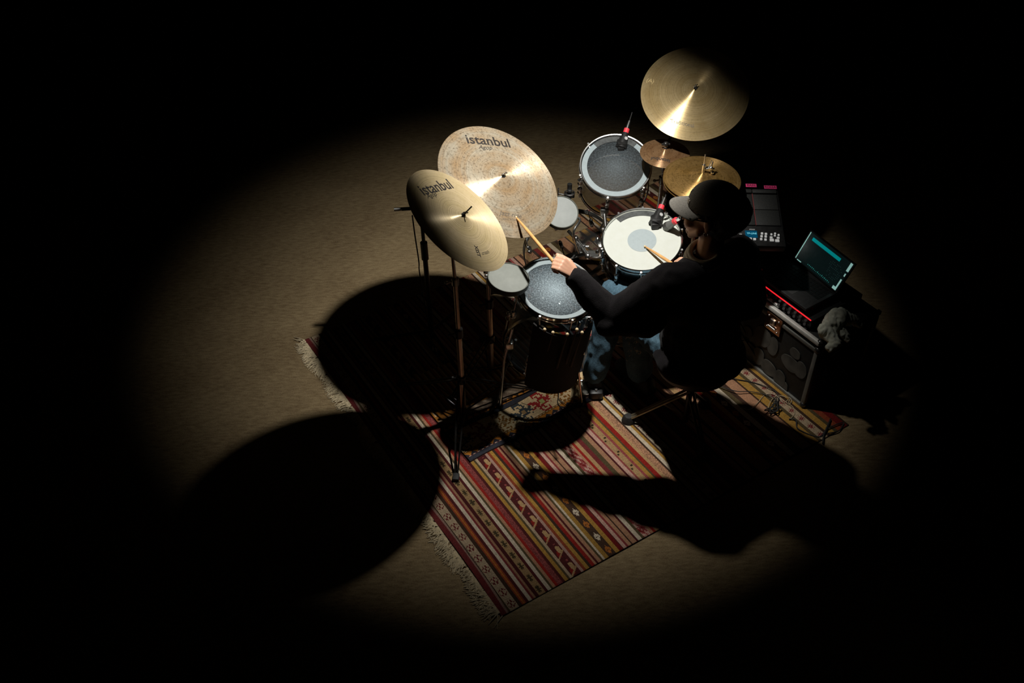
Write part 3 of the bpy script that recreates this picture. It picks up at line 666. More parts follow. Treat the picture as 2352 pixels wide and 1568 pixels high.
# ------------------------------------------------------------ microphones
def clip_mic(label, tail, tip, top=None):
    tail, tip = V(tail), V(tip); d = (tip-tail).normalized()
    t = thing('clip_microphone', label, 'microphone', frame(tip, -d))
    L_ = (tip-tail).length
    def seg(name, m, a, b, r0, r1, lab=None): add(name, t, m, lambda bm: cyl(bm, tail+d*L_*a, tail+d*L_*b, r0, r1, 20), label=lab)
    add('cable', t, RUBBER, lambda bm: cyl(bm, tail+d*L_*.0, tail+d*L_*.32, .0022, .003, 8))
    seg('connector', CHROME, .24, .48, .007, .011)
    seg('red_band', REDB, .46, .60, .0140, .0140, 'red rubber band')
    seg('body', BLACK, .58, 1.0, .0165, .031)
    s = V((.35, -.8, .5)); s = (s-d*s.dot(d)).normalized()
    p = tail+d*L_*.74+s*.0225
    add('badge', t, LIGHTG, lambda bm: (torus(bm, p, s, .0075, .0014, 24, 6), torus(bm, p, s, .0035, .001, 20, 6), cyl(bm, p, p+s*.0008, .0055)))
    add('clip', t, BLACK, lambda bm: (box(bm, tip-d*.018, (.05, .05, .05), None, .009), box(bm, tip+d*.0, (.035, .04, .03), None, .006)))
    return t
m1 = clip_mic('black microphone with a red band clipped to the far rim of the clear tom', W(1452, 258, 1.0), W(1426, 341, .885))
m2 = clip_mic('black microphone with a red band clipped to the far rim of the snare drum', W(1534, 436, .88), W(1504, 516, .80))
# third mic pointing at the viewer
t = thing('microphone', 'grey round-headed microphone with a red band close to the drummer\'s face', 'microphone', W(1541, 516, .82))
a_, b_ = W(1533, 520, .80), W(1555, 505, .87); dd = (b_-a_).normalized()
add('grille', t, mat('grille_grey', (.12, .12, .11), .35, .6, .2, 120, .3), lambda bm: (ball(bm, a_, (.023, .023, .023), 20), cyl(bm, a_, a_+dd*.02, .023, .02, 20)))
add('body', t, mat('grey_body', (.2, .2, .19), .4, .3), lambda bm: cyl(bm, a_+dd*.018, b_-dd*.02, .02, .014, 20))
add('red_band', t, REDB, lambda bm: cyl(bm, b_-dd*.022, b_-dd*.004, .0155, .0155, 20), label='red rubber band')
add('connector', t, CHROME, lambda bm: (cyl(bm, b_-dd*.004, b_+dd*.03, .009), cyl(bm, a_+V((-.01, .05, .02)), a_+V((-.005, .05, .045)), .006)))
add('cable', t, RUBBER, lambda bm: tube(bm, [b_+dd*.03, b_+V((.05, .08, .0)), V((.86, 3.92, .55)), V((.83, 3.95, .02))], .003, 6, 6))
# left mic stand
MB = W(980, 690, 0); MB.z = 0
mt_ = W(966, 478, .84); MB = V((mt_.x, mt_.y, 0))
t = thing('microphone_stand', 'black microphone stand behind the leftmost cymbal, boom tip pointing left', 'microphone stand', MB)
add('pole', t, PAINTBLACK, lambda bm: (cyl(bm, MB+V((0, 0, .02)), MB+V((0, 0, .56)), .0125), cyl(bm, MB+V((0, 0, .5)), MB+V((0, 0, .84)), .009), cyl(bm, MB+V((0, 0, .54)), MB+V((0, 0, .64)), .018)))
bt = MB+V((0, 0, .84)); bl = W(905, 481, .845); br = W(1080, 470, .85)
add('boom', t, PAINTBLACK, lambda bm: (cyl(bm, bl.lerp(bt, .3), br, .0085), ball(bm, bt, .022, 14)))
add('boom_tip', t, CHROME, lambda bm: (cyl(bm, bl, bl.lerp(bt, .32), .0085)), label='bright metal boom end')
for k in range(3):
    a = R(60+120*k); d = V((math.cos(a), math.sin(a), 0)); l = add('leg', t, PAINTBLACK, lambda bm: cyl(bm, MB+V((0, 0, .07)), MB+d*.3+V((0, 0, .012)), .008))
    add('rubber_foot', l, RUBBER, lambda bm: ball(bm, MB+d*.3+V((0, 0, .012)), .012, 10))
cb = [W(947, 495, .83), W(953, 540, .62), W(962, 600, .35), W(966, 640, .16), MB+V((.02, -.1, .01)), MB+V((.15, -.3, .008)), MB+V((.5, -.5, .012))]
o = obj('microphone_cable', tube(bmesh.new(), cb, .0035, 6, 8), RUBBER); tag(o, 'thin black cable hanging beside the left microphone stand', 'cable')
# slim stand by the floor tom
a_, b_, c_ = W(1185, 780, .42), W(1165, 838, .2), W(1141, 922, .03)
t = thing('slim_rod_stand', 'slim dark rod leaning beside the floor tom with a thin cable', 'stand', c_)
add('rod', t, PAINTBLACK, lambda bm: cyl(bm, a_, b_, .006)); add('cable', t, mat('grey_cable', (.12, .12, .12), .4), lambda bm: tube(bm, [b_, W(1150, 890, .1), W(1141, 922, .03), W(1127, 946, .022)], .003, 6, 5))

# ------------------------------------------------------------ stick bag on the floor tom
t = thing('stick_bag', 'black stick bag hanging from the near side of the floor tom', 'bag', mf @ V((.02, -.24, -.2)))
def bagf(bm):
    nu_, nv_ = 24, 14
    axis = [FT_C.copy(), -FT_N]
    def on_shell(px, py, rad):
        # where this sight line first meets the drum's side, blown up to radius rad
        mi = mf.inverted(); o_ = mi @ CAM; d_ = (mi.to_3x3() @ ray(px, py)); a = d_.x**2+d_.y**2; b = o_.x*d_.x+o_.y*d_.y; c = o_.x**2+o_.y**2-rad*rad
        q = max(0, b*b-a*c); k = (-b-math.sqrt(q))/a; return o_+d_*k
    c4 = [on_shell(1228, 738, .190), on_shell(1374, 744, .190), on_shell(1206, 878, .205), on_shell(1356, 872, .205)]
    an = [math.atan2(c.y, c.x) for c in c4]; rows = []
    for side in (0, 1):
        for j in range(nv_+1):
            tt = j/nv_; rw = []
            for i in range(nu_+1):
                u = i/nu_; a = (an[0]*(1-u)+an[1]*u)*(1-tt)+(an[2]*(1-u)+an[3]*u)*tt
                z = (c4[0].z*(1-u)+c4[1].z*u)*(1-tt)+(c4[2].z*(1-u)+c4[3].z*u)*tt
                z -= .006*math.sin(u*pi)*tt; rad = .188+.016*side+.010*math.sin(u*pi)+.014*tt
                rw.append(bm.verts.new(mf @ V((rad*math.cos(a), rad*math.sin(a), z))))
            rows.append(rw)
    n1 = nv_+1
    for s_ in (0, 1):
        for j in range(nv_):
            A, B = rows[s_*n1+j], rows[s_*n1+j+1]
            for i in range(nu_): bm.faces.new((A[i], A[i+1], B[i+1], B[i]))
    for j in range(nv_):
        for i in (0, nu_): bm.faces.new((rows[j][i], rows[j+1][i], rows[n1+j+1][i], rows[n1+j][i]))
    for j in (0, nv_):
        for i in range(nu_): bm.faces.new((rows[j][i], rows[j][i+1], rows[n1+j][i+1], rows[n1+j][i]))
add('bag_body', t, mat('black_nylon', (.012, .01, .01), .8, 0, .3, 60, .3), bagf)
for (px, py, zz) in ((1251, 757, .645), (1270, 764, .64), (1303, 768, .64), (1325, 757, .655), (1337, 764, .655)):
    p = W(px, py, zz); low = p+(-FT_N*.26)+V((-.0, .012, 0))
    s = thing('drumstick', {1251: 'leftmost drumstick in the bag on the floor tom, shade painted on all but its pale tip', 1270: 'second drumstick from the left in the bag on the floor tom', 1303: 'middle drumstick of the five in the bag', 1325: 'fourth drumstick from the left in the bag, its tip standing highest on the right', 1337: 'rightmost drumstick in the bag on the floor tom'}[px], 'drumstick', frame(low, p-low), 'drumsticks in the stick bag')
    add('shaft', s, SHADEWOOD, lambda bm: cyl(bm, low, p, .007, .004)); add('bead', s, WOODL, lambda bm: ball(bm, p, (.0075, .0075, .0095), 14))

# ------------------------------------------------------------ drum throne
TC = V((.815, 3.13, 0))
t = thing('drum_throne', 'round drum stool under the drummer, one braced leg reaching left', 'stool', TC)
add('seat', t, mat('black_vinyl', (.015, .015, .015), .5, 0, .2, 40, .1), lambda bm: lathe(bm, [(0, .40), (.15, .40), (.17, .42), (.175, .46), (.15, .49), (0, .495)], 40, M.Translation(TC)))
add('pole', t, PAINTBLACK, lambda bm: cyl(bm, TC+V((0, 0, .05)), TC+V((0, 0, .41)), .014))
fA = W(1443, 965, .01)
angF = math.atan2(fA.y-TC.y, fA.x-TC.x); rl = math.hypot(fA.x-TC.x, fA.y-TC.y)
for k in range(3):
    a = angF+k*2*pi/3; d = V((math.cos(a), math.sin(a), 0)); e_ = TC+d*rl*(1 if k == 0 else .7); s = V((-d.y, d.x, 0)); e_.z = .02
    l = add('leg', t, mat('brown_leg_metal', (.36, .3, .2), .4, .7, .3, 30) if k == 0 else PAINTBLACK, lambda bm: [tube(bm, [TC+V((0, 0, .26))+s*q*.012, e_+s*q*.008+V((0, 0, .005))], .007, 8) for q in (-1, 1)]+[tube(bm, [TC+V((0, 0, .08)), (TC+V((0, 0, .26))).lerp(e_, .45)], .005, 6)])  # first leg in brownish metal, the other two black
    fr = frame(e_, (0, 0, 1), d)
    add('rubber_foot', l, RUBBER, lambda bm: (lathe(bm, [(0, -.02), (.034, -.02), (.03, .005), (.018, .022), (0, .026)], 20, fr)))

# ------------------------------------------------------------ drummer
def remeshed(name, prims, voxel, m, parent, smooth_it=4, wr=0, wscale=12, seed=0, smooth_f=.5):
    bm = bmesh.new()
    for p in prims:
        if p[0] == 'c':
            _, a, b, r0, r1 = p; a, b = V(a), V(b)
            n_ = max(2, int((b-a).length/(min(r0, r1)*.35))+1)
            for i in range(n_+1):
                tt = i/n_; r = r0+(r1-r0)*tt
                bmesh.ops.create_icosphere(bm, subdivisions=2, radius=r, matrix=M.Translation(a.lerp(b, tt)))
        elif p[0] == 'e':
            _, c, rad, rot = p
            bmesh.ops.create_icosphere(bm, subdivisions=4, radius=1, matrix=M.Translation(V(c)) @ rot.to_4x4() @ M.Diagonal((*rad, 1)))
    me = bpy.data.meshes.new(name); bm.to_mesh(me); bm.free()
    o = bpy.data.objects.new(name, me); C.objects.link(o)
    md = o.modifiers.new('r', 'REMESH'); md.mode = 'VOXEL'; md.voxel_size = voxel
    ms = o.modifiers.new('s', 'SMOOTH'); ms.iterations = smooth_it; ms.factor = smooth_f
    bpy.context.view_layer.update()
    nm = bpy.data.meshes.new_from_object(o.evaluated_get(bpy.context.evaluated_depsgraph_get()))
    bpy.data.objects.remove(o); bpy.data.meshes.remove(me)
    nm.name = name; inv = XF[parent.name].inverted()
    if wr:
        nm.update(); ns = [v.normal.copy() for v in nm.vertices]
        for v, n_ in zip(nm.vertices, ns):
            q = v.co*wscale+V((seed, 0, 0)); a = noise.noise(q); b = noise.noise(V((q.x*2.1, q.y*2.1, q.z*.9)))
            v.co += n_*wr*(a*.7+(1-abs(b)*2)*.5)
    nm.transform(inv); nm.materials.clear(); nm.materials.append(m); nm.shade_smooth()
    o = bpy.data.objects.new(name, nm); C.objects.link(o); o.parent = parent; return o
SKIN = mat('skin', '#dda98c', .5, 0, .06, 30)
SKIN.node_tree.nodes['Principled BSDF'].inputs['Subsurface Weight'].default_value = .08
SKIN.node_tree.nodes['Principled BSDF'].inputs['Subsurface Radius'].default_value = (.02, .008, .004)
SWEAT = mat('black_wool', (.011, .0095, .0105), .95, 0, .35, 260, .35, .15, sheen=.04)
DENIM = mat('blue_denim', '#4f6a7a', .85, 0, .3, 160, .25, .2)
person = thing('person', 'drummer seen from behind in black sweater, dark cap and ripped jeans, holding two sticks', 'person', (.82, 3.1, 0))
pelv = V((.82, 3.13, .55)); chest = V((.795, 3.09, .88)); neck = W(1623, 592, 1.075)
face = V((-.93, .34, -.10)).normalized()
shdir = V((-.86, -.5, 0)).normalized()
shL = neck+shdir*.165+V((0, 0, -.045)); shR = neck-shdir*.165+V((0, 0, -.05))
elL = W(1394, 727, .82); wrL = W(1321, 635, .965)
elR = V((1.0, 3.14, .78)); wrR = W(1554, 612, .785)+V((.085, -.035, .03))
ridetip = onplane(1182, 498, V((-.045, 3.6348, 1.0772)), V((.4604, -.2666, .8468)))+V((.46, -.27, .85))*.006
gripL = W(1273, 603, 1.01)
stickL = (ridetip-gripL).normalized()
sntip = SN_C+ (onplane(1479, 566, SN_C, SN_N)-SN_C)+SN_N*.006
gripR = W(1554, 612, .785); stickR = (sntip-gripR).normalized()
def hand(wr, grip, stick, back, curlsign=1):
    """palm from wrist to knuckles, four bent fingers round the stick, thumb on the side"""
    P = []; d = (grip-wr); d = (d-stick*d.dot(stick)*.2).normalized(); back = (back-d*back.dot(d)).normalized(); side = d.cross(back).normalized(); wr = wr+back*.006
    if side.dot(stick) < 0: side = -side        # side = towards the index finger, i.e. the stick tip
    pc = wr+d*.045
    P.append(('c', wr-d*.03, wr+d*.012, .024, .023))
    for q in (-1, -.35, .3, 1):
        P.append(('c', wr+d*.012+side*.012*q, wr+d*.078+side*.026*q+back*.002, .016, .0115))
    for q, ln_, r in ((1, .040, .0098), (.35, .044, .0100), (-.32, .041, .0096), (-.95, .033, .0086)):
        k = wr+d*.080+side*.027*q+back*.002
        a = k+d*ln_*.55-back*ln_*.62; b = a-back*ln_*.42-d*ln_*.5; c = b-d*ln_*.5+back*.008
        P += [('c', k, a, r, r*.95), ('c', a, b, r*.93, r*.88), ('c', b, c, r*.86, r*.75)]
    t0 = wr+d*.02+side*.026-back*.008; t1 = t0+d*.032+side*.018-back*.008; t2 = t1+d*.03+side*.002-back*.012; t3 = t2+d*.022-side*.004-back*.006
    P += [('c', t0, t1, .015, .0125), ('c', t1, t2, .0118, .0105), ('c', t2, t3, .0102, .0085)]
    return P
body = []
hc = W(1630, 490, 1.25)
fx = face; fy = V((0, 0, 1))-fx*fx.z; fy.normalize(); fz = fx.cross(fy)   # forward, up, side
HR = M((fx, fz*-1, fy)).transposed()          # local x forward, y side, z up
def H(x, y, z): return hc+HR @ V((x, y, z))
body += [('e', H(-.015, 0, .03), (.098, .076, .09), HR), ('e', H(.03, 0, -.015), (.062, .06, .085), HR), ('e', H(.045, 0, -.062), (.045, .046, .04), HR), ('e', H(.074, 0, -.088), (.02, .022, .018), HR),
         ('c', H(.088, 0, .022), H(.108, 0, -.022), .0085, .013), ('e', H(.1, .0, -.027), (.012, .018, .009), HR), ('e', H(.088, 0, -.056), (.013, .022, .006), HR), ('e', H(.086, 0, -.067), (.012, .02, .0065), HR),
         ('e', H(.07, .042, -.02), (.022, .022, .022), HR), ('e', H(.07, -.042, -.02), (.022, .022, .022), HR), ('e', H(.083, 0, .03), (.014, .05, .012), HR)]
for s in (-1, 1):
    body += [('e', H(-.008, s*.078, -.005), (.017, .006, .03), HR), ('e', H(-.004, s*.076, -.032), (.009, .006, .01), HR), ('c', H(.03, s*.06, -.055), H(.065, s*.035, -.085), .016, .015)]
body += [('c', neck-V((0, 0, .02)), H(-.02, 0, -.07), .054, .052)]
body += [('e', chest+V((0, 0, .03)), (.15, .1, .17), M.Rotation(R(30), 3, 'Z')), ('e', pelv, (.15, .12, .11), M.Rotation(R(30), 3, 'Z')), ('c', pelv, chest, .11, .12), ('c', shL, shR, .06, .06)]
body += [('c', shL, elL, .045, .036), ('c', elL, wrL, .034, .024), ('c', shR, elR, .045, .036), ('c', elR, wrR, .034, .024)]
body += hand(wrL, gripL+V((.1, -.3, .9))*.020, stickL, V((.15, -.45, .88)))
body += hand(wrR, gripR+V((0, 0, .018)), stickR, V((0, -.2, 1)))
knA, anA = W(1414, 672, .55), V((.405, 3.40, .12)); knB, anB = W(1458, 722, .52), W(1469, 848, .12)
hipA, hipB = pelv+shdir*.09, pelv-shdir*.06+V((-.05, .04, 0))
hipA, hipB = pelv+V((-.11, -.01, -.01)), pelv+V((.03, .06, -.01))
body += [('c', hipA, knA, .075, .05), ('c', knA, anA, .048, .035), ('c', hipB, knB, .075, .05), ('c', knB, anB, .048, .035)]
remeshed('body', body, .0042, SKIN, person, 3)
# sweater
sw = [('e', chest+V((.0, 0, .02)), (.21, .14, .165), M.Rotation(R(30), 3, 'Z')), ('c', chest+V((0, 0, -.05)), pelv+V((0, -.01, 0)), .165, .185), ('e', pelv+V((.0, -.05, -.015)), (.205, .185, .085), M.Rotation(R(20), 3, 'Z')),
      ('c', shL, shR, .068, .068), ('c', neck+V((0, 0, -.08)), neck+V((0, 0, -.06)), .085, .066),
      ('c', shL, elL+V((.03, -.0, -.0)), .080, .070), ('c', elL+V((.02, 0, -.0)), elL.lerp(wrL, .55), .066, .056), ('c', elL+V((.0, -.03, -.015)), elL+V((.16, -.02, .0)), .05, .08), ('c', elL.lerp(wrL, .55), elL.lerp(wrL, .95), .058, .045),
      ('c', shR, elR, .085, .08), ('c', elR, elR.lerp(wrR, .9), .075, .048)]
remeshed('sweater', sw, .008, SWEAT, person, 8, .012, 9, 3)
col = [('c', neck+V((0, 0, -.01)), neck+V((-.012, 0, .012)), .07, .066)]
def collar(bm):
    for k, (r, z, rr) in enumerate(((.078, -.008, .015), (.074, .006, .013), (.070, .018, .010))):
        torus(bm, neck+V((-.012, .0, .016+z)), V((-.2, -.2, 1)).normalized(), r-.012, rr, 48, 10)
add('shirt_collar', person, mat('white_cotton', '#e8e4dc', .8, 0, .06, 90, .2), collar, label='white shirt collar')
# jeans
jn = [('e', pelv+V((0, 0, -.02)), (.17, .15, .09), M.Rotation(R(30), 3, 'Z')), ('c', hipA, knA, .1, .074), ('c', knA, anA+V((0, 0, .0)), .072, .058), ('c', hipB, knB, .1, .078), ('c', knB, anB+V((0, 0, .0)), .074, .064)]
remeshed('jeans', jn, .007, DENIM, person, 5, .010, 14, 9)
def frayf(bm):
    rr = random.Random(2)
    for (a, b, n_) in (((1442, 757), (1469, 786), 70), ((1455, 792), (1472, 809), 45), ((1443, 772), (1447, 822), 14)):
        for k in range(n_):
            u = rr.random(); p = W(a[0]+(b[0]-a[0])*u+rr.gauss(0, 1.6), a[1]+(b[1]-a[1])*u+rr.gauss(0, 1.2), .0)
            py = a[1]+(b[1]-a[1])*u; p = W(a[0]+(b[0]-a[0])*u+rr.gauss(0, 1.6), py+rr.gauss(0, 1.2), .485-.0032*(py-757)+rr.gauss(0, .003))
            q = p+V((rr.gauss(0, .009), rr.gauss(0, .006), rr.gauss(0, .006))); tube(bm, [p, q, q+V((rr.gauss(0, .005), 0, -.006))], .0013, 4)
add('frayed_threads', person, mat('white_thread', '#d9d6c8', .9), frayf, label='white frayed threads of the ripped jeans')['kind'] = 'stuff'
def shoe(bm, an, d):
    d = V(d).normalized(); s = V((-d.y, d.x, 0)); rows = []
    sec = [(-.075, .03, .05, 0), (-.06, .038, .085, 0), (-.01, .043, .09, 0), (.05, .043, .062, 0), (.11, .046, .045, 0), (.16, .042, .035, 0), (.19, .028, .026, 0), (.2, .01, .014, 0)]
    for x, wd, h, _ in sec:
        c = V((an.x, an.y, .012))+d*x
        rows.append([bm.verts.new(c+s*wd*math.cos(a)+V((0, 0, max(0, math.sin(a))*h+(.0 if math.sin(a) >= 0 else -.008)))) for a in [2*pi*k/20 for k in range(20)]])
    for A, B in zip(rows, rows[1:]):
        for k in range(20): bm.faces.new((A[k], A[(k+1) % 20], B[(k+1) % 20], B[k]))
    bm.faces.new(rows[0]); bm.faces.new(rows[-1])
SHOE = mat('dark_shoe', (.03, .032, .038), .6, 0, .2, 50, .1)
add('shoe', person, SHOE, lambda bm: shoe(bm, anA+V((0, .02, 0)), (-.1, 1, 0)))
add('shoe', person, SHOE, lambda bm: shoe(bm, anB+V((.02, .0, 0)), (-.5, .8, 0)))
# cap
def capf(bm):
    n = 40; cc = M.Translation(H(-.022, 0, .045)) @ HR.to_4x4() @ M.Rotation(R(-3), 4, 'Y'); rows = []
    for j in range(13):
        th = j/12*pi*.5
        rows.append([bm.verts.new(cc @ V((.108*math.cos(th)**.75*math.cos(2*pi*i/n), .088*math.cos(th)**.75*math.sin(2*pi*i/n), .091*math.sin(th)))) for i in range(n)] if j < 12 else [bm.verts.new(cc @ V((0, 0, .091)))])
    for A, B in zip(rows, rows[1:]):
        for i in range(n):
            if len(B) == 1: bm.faces.new((A[i], A[(i+1) % n], B[0]))
            else: bm.faces.new((A[i], A[(i+1) % n], B[(i+1) % n], B[i]))
CAPM = mat('washed_black_cotton', '#4d4942', .9, 0, .25, 180, .25, .2)
CAPB = mat('grey_brim_cotton', '#7d7972', .9, 0, .2, 180, .25, .2)
cap = add('cap', person, CAPM, capf)
def brimf(bm):
    cc = M.Translation(H(-.022, 0, .045)) @ HR.to_4x4() @ M.Rotation(R(-2), 4, 'Y'); g = []
    for j in range(9):
        r = j/8; row = []
        for i in range(25):
            a = R(-68+136*i/24); x0 = .104*math.cos(a); y0 = .086*math.sin(a)
            ext = .076*max(0, math.cos(a*1.15))**.55*r
            row.append(V((x0+ext, y0*(1+.05*r), -.002-.010*r-.020*(y0/.08)**2*(.4+.6*r))))
        g.append(row)
    T = [[bm.verts.new(cc @ p) for p in row] for row in g]; Bt = [[bm.verts.new(cc @ (p-V((0, 0, .004)))) for p in row] for row in g]
    for j in range(8):
        for i in range(24):
            bm.faces.new((T[j][i], T[j][i+1], T[j+1][i+1], T[j+1][i])); bm.faces.new((Bt[j][i], Bt[j+1][i], Bt[j+1][i+1], Bt[j][i+1]))
    for i in range(24): bm.faces.new((T[8][i], T[8][i+1], Bt[8][i+1], Bt[8][i])); bm.faces.new((T[0][i], Bt[0][i], Bt[0][i+1], T[0][i+1]))
    for j in range(8):
        for i in (0, 24): bm.faces.new((T[j][i], T[j+1][i], Bt[j+1][i], Bt[j][i]))
add('brim', cap, CAPB, brimf, label='grey curved brim')
nside = 1 if (H(0, 1, 0)-H(0, -1, 0)).y < 0 else -1
def capmark(bm):
    cc = M.Translation(H(-.022, 0, .045)) @ HR.to_4x4() @ M.Rotation(R(-3), 4, 'Y')
    for (az, th, w_, h_) in ((4, 34, .004, .020), (14, 12, .003, .016), (20, 11, .003, .022), (26, 12, .003, .015)):
        az, th = R(az)*nside, R(th); q = math.cos(th)**.75
        box(bm, (0, 0, 0), (.004, w_*1.7, h_), cc @ M.Translation((.1085*q*math.cos(az), .0885*q*math.sin(az), .091*math.sin(th))) @ M.Rotation(az, 4, 'Z') @ M.Rotation(-th*.8, 4, 'Y'), .001)
add('emblem', cap, mat('white_stitching', '#cfc6b8', .8), capmark, label='white stitched marks on the cap front')
# hair
remeshed('hair', [('e', H(-.062, .0, .00), (.078, .085, .088), HR), ('e', H(-.10, .0, .015), (.06, .07, .075), HR), ('e', H(-.05, .0, -.05), (.055, .07, .05), HR), ('e', H(-.012, -.058, .028), (.05, .024, .024), HR), ('e', H(-.012, .058, .028), (.05, .024, .024), HR)], .006, mat('black_hair', (.008, .007, .006), .8, 0, .4, 200, .5), person, 3, .008, 40, 5)
def specs(bm):
    for s in (-1, 1):
        cc = M.Translation(H(.104, s*.034, .014)) @ HR.to_4x4() @ M.Rotation(R(s*12), 4, 'Z'); box(bm, (0, 0, 0), (.006, .05, .034), cc, .002)
        tube(bm, [H(.1, s*.06, .02), H(.06, s*.078, .02), H(-.005, s*.082, .015)], .003, 6)
    tube(bm, [H(.112, -.012, .022), H(.115, 0, .024), H(.112, .012, .022)], .003, 6)
add('sunglasses', person, mat('dark_lens', (.01, .008, .006), .08, 0, 0, 10, 0, .8), specs)
nearside = 1 if (H(0, 1, 0)-H(0, -1, 0)).y < 0 else -1
add('earring', person, CHROME, lambda bm: torus(bm, H(-.002, nearside*.079, -.045), (HR @ V((0, 1, .2))), .008, .0014, 20, 6), label='small silver hoop')
def stick_fn(label, tip, d, ln_=.405):
    t = thing('drumstick', label, 'drumstick', frame(tip, -d))
    butt = tip-d*ln_
    add('shaft', t, WOOD, lambda bm: (tube(bm, [butt, butt+d*.004, tip-d*.13, tip-d*.07, tip-d*.014], [.0055, .0075, .0075, .006, .0033], 14)))
    add('bead', t, WOODL, lambda bm: ball(bm, tip-d*.007, (.0055, .0055, .0055), 12)); return t
stick_fn('wooden drumstick in the drummer\'s left hand, its tip at the largest cymbal', ridetip, stickL)
stick_fn('wooden drumstick with its tip near the centre of the white snare head', sntip, stickR)

# ------------------------------------------------------------ flight case, mixer, laptop, cloth
CR = V((1.405, 3.243, 0)); dF = V((-.545, .838, 0)).normalized(); dS = V((.838, .545, 0)).normalized()
CX = M((dF, dS, V((0, 0, 1)))).transposed().to_4x4(); CX.translation = CR
CL, CD, CH = .80, .40, .44
t = thing('flight_case', 'black flight case with aluminium edges and worn grey lettering, right of the drummer', 'case', CX)
ALU = mat('aluminium', (.85, .85, .79), .5, .25, .12, 40); CORN = mat('grey_edge', (.2, .2, .18), .5, .3, .2, 30)
CASEB = mat('black_laminate', (.012, .012, .011), .6, 0, .35, 90, .1)
bm = bmesh.new(); box(bm, (CL/2, CD/2, .19), (CL-.01, CD-.01, .36), None, .003); obj('body', bm, CASEB, t)
bm = bmesh.new()
for y in (0,): box(bm, (CL/2, y, CH-.012), (CL, .022, .024), None, .005)
box(bm, (CL/2, CD-.004, CH-.02), (CL, .012, .016), None, .003)
obj('top_rail', bm, ALU, t)
bm = bmesh.new()
for x in (0, CL): box(bm, (x, CD/2, CH-.012), (.022, CD, .024), None, .005)
obj('side_rail', bm, mat('shaded_edge', (.05, .05, .048), .5, .6), t)  # side rails darkened, their lack of light put into the colour
bm = bmesh.new()
for y in (0.002, CD-.002): box(bm, (CL/2, y, .378), (CL, .014, .02), None, .003)
for x in (0.002, CL-.002): box(bm, (x, CD/2, .378), (.014, CD, .02), None, .003)
obj('lower_rail', bm, CORN, t)
bm = bmesh.new()
for (x, y) in ((0, 0), (CL, 0), (0, CD), (CL, CD)): box(bm, (x+(.008 if x == 0 else -.008), y+(.008 if y == 0 else -.008), .2), (.022, .022, .4), None, .003)
for y in (.004, CD-.004): box(bm, (CL/2, y, .013), (CL, .02, .024), None, .003)
obj('edge_trim', bm, CORN, t)
bm = bmesh.new(); box(bm, (CL/2, CD/2, .40), (CL-.02, CD-.02, .05), None, .003); obj('lid_base', bm, CASEB, t)
bm = bmesh.new()
for (x, y) in ((0.006, 0.006), (CL-.006, .006)):
    for z in (.022, .385, .43): ball(bm, (x, y, z), (.017, .017, .017), 14)
obj('ball_corner', bm, mat('dark_ball', (.1, .1, .1), .3, .8), t)
# latch
lat = CX.inverted() @ onplane(1779, 742, CR, -dS)
bm = bmesh.new(); box(bm, (lat.x, -.006, lat.z), (.10, .008, .10), None, .003); la = obj('latch', bm, mat('copper_toned_steel', (.5, .3, .2), .22, 1, .3, 60), t)  # latch plate in copper-toned steel
bm = bmesh.new(); box(bm, (lat.x, -.014, lat.z+.012), (.03, .012, .034), None, .004); cyl(bm, (lat.x-.022, -.016, lat.z-.02), (lat.x+.022, -.016, lat.z-.02), .006)
for sx in (-1, 1):
    for sz in (-1, 1): ball(bm, (lat.x+sx*.032, -.011, lat.z+sz*.034), .005, 8)
obj('latch_handle', bm, CHROME, la)
# worn lettering: big rounded grey shapes on the front
def worn(bm):
    rr = random.Random(8)
    for (px, py, a, b) in ((1718, 762, 12, 14), (1752, 772, 22, 26), (1775, 795, 14, 24), (1815, 835, 24, 18), (1838, 850, 16, 20), (1722, 800, 18, 14), (1742, 818, 16, 22), (1765, 845, 22, 18), (1790, 870, 16, 22), (1800, 890, 10, 16), (1826, 812, 14, 12), (1712, 790, 10, 12)):
        c = CX.inverted() @ onplane(px, py, CR, -dS); n_ = 28; ph = rr.random()*6
        sc = 1/480
        vs_ = [bm.verts.new(V((c.x+a*sc*1.15*math.cos(2*pi*k/n_)*(1+.04*math.sin(2*2*pi*k/n_+ph)), -.0032-rr.random()*.0, min(.365, max(.03, c.z+b*sc*1.15*math.sin(2*pi*k/n_)*(1+.04*math.sin(3*2*pi*k/n_+ph))))))) for k in range(n_)]
        z_ = rr.random()*.0006
        for v in vs_: v.co.y = -.0012-z_
        g = bmesh.ops.extrude_face_region(bm, geom=[bm.faces.new(vs_)])
        for v in [e for e in g['geom'] if isinstance(e, bmesh.types.BMVert)]: v.co.y += .004
bm = bmesh.new(); worn(bm); obj('worn_lettering', bm, mat('faded_grey_paint', (.062, .056, .045), .9, 0, .5, 14), t, smooth=0)
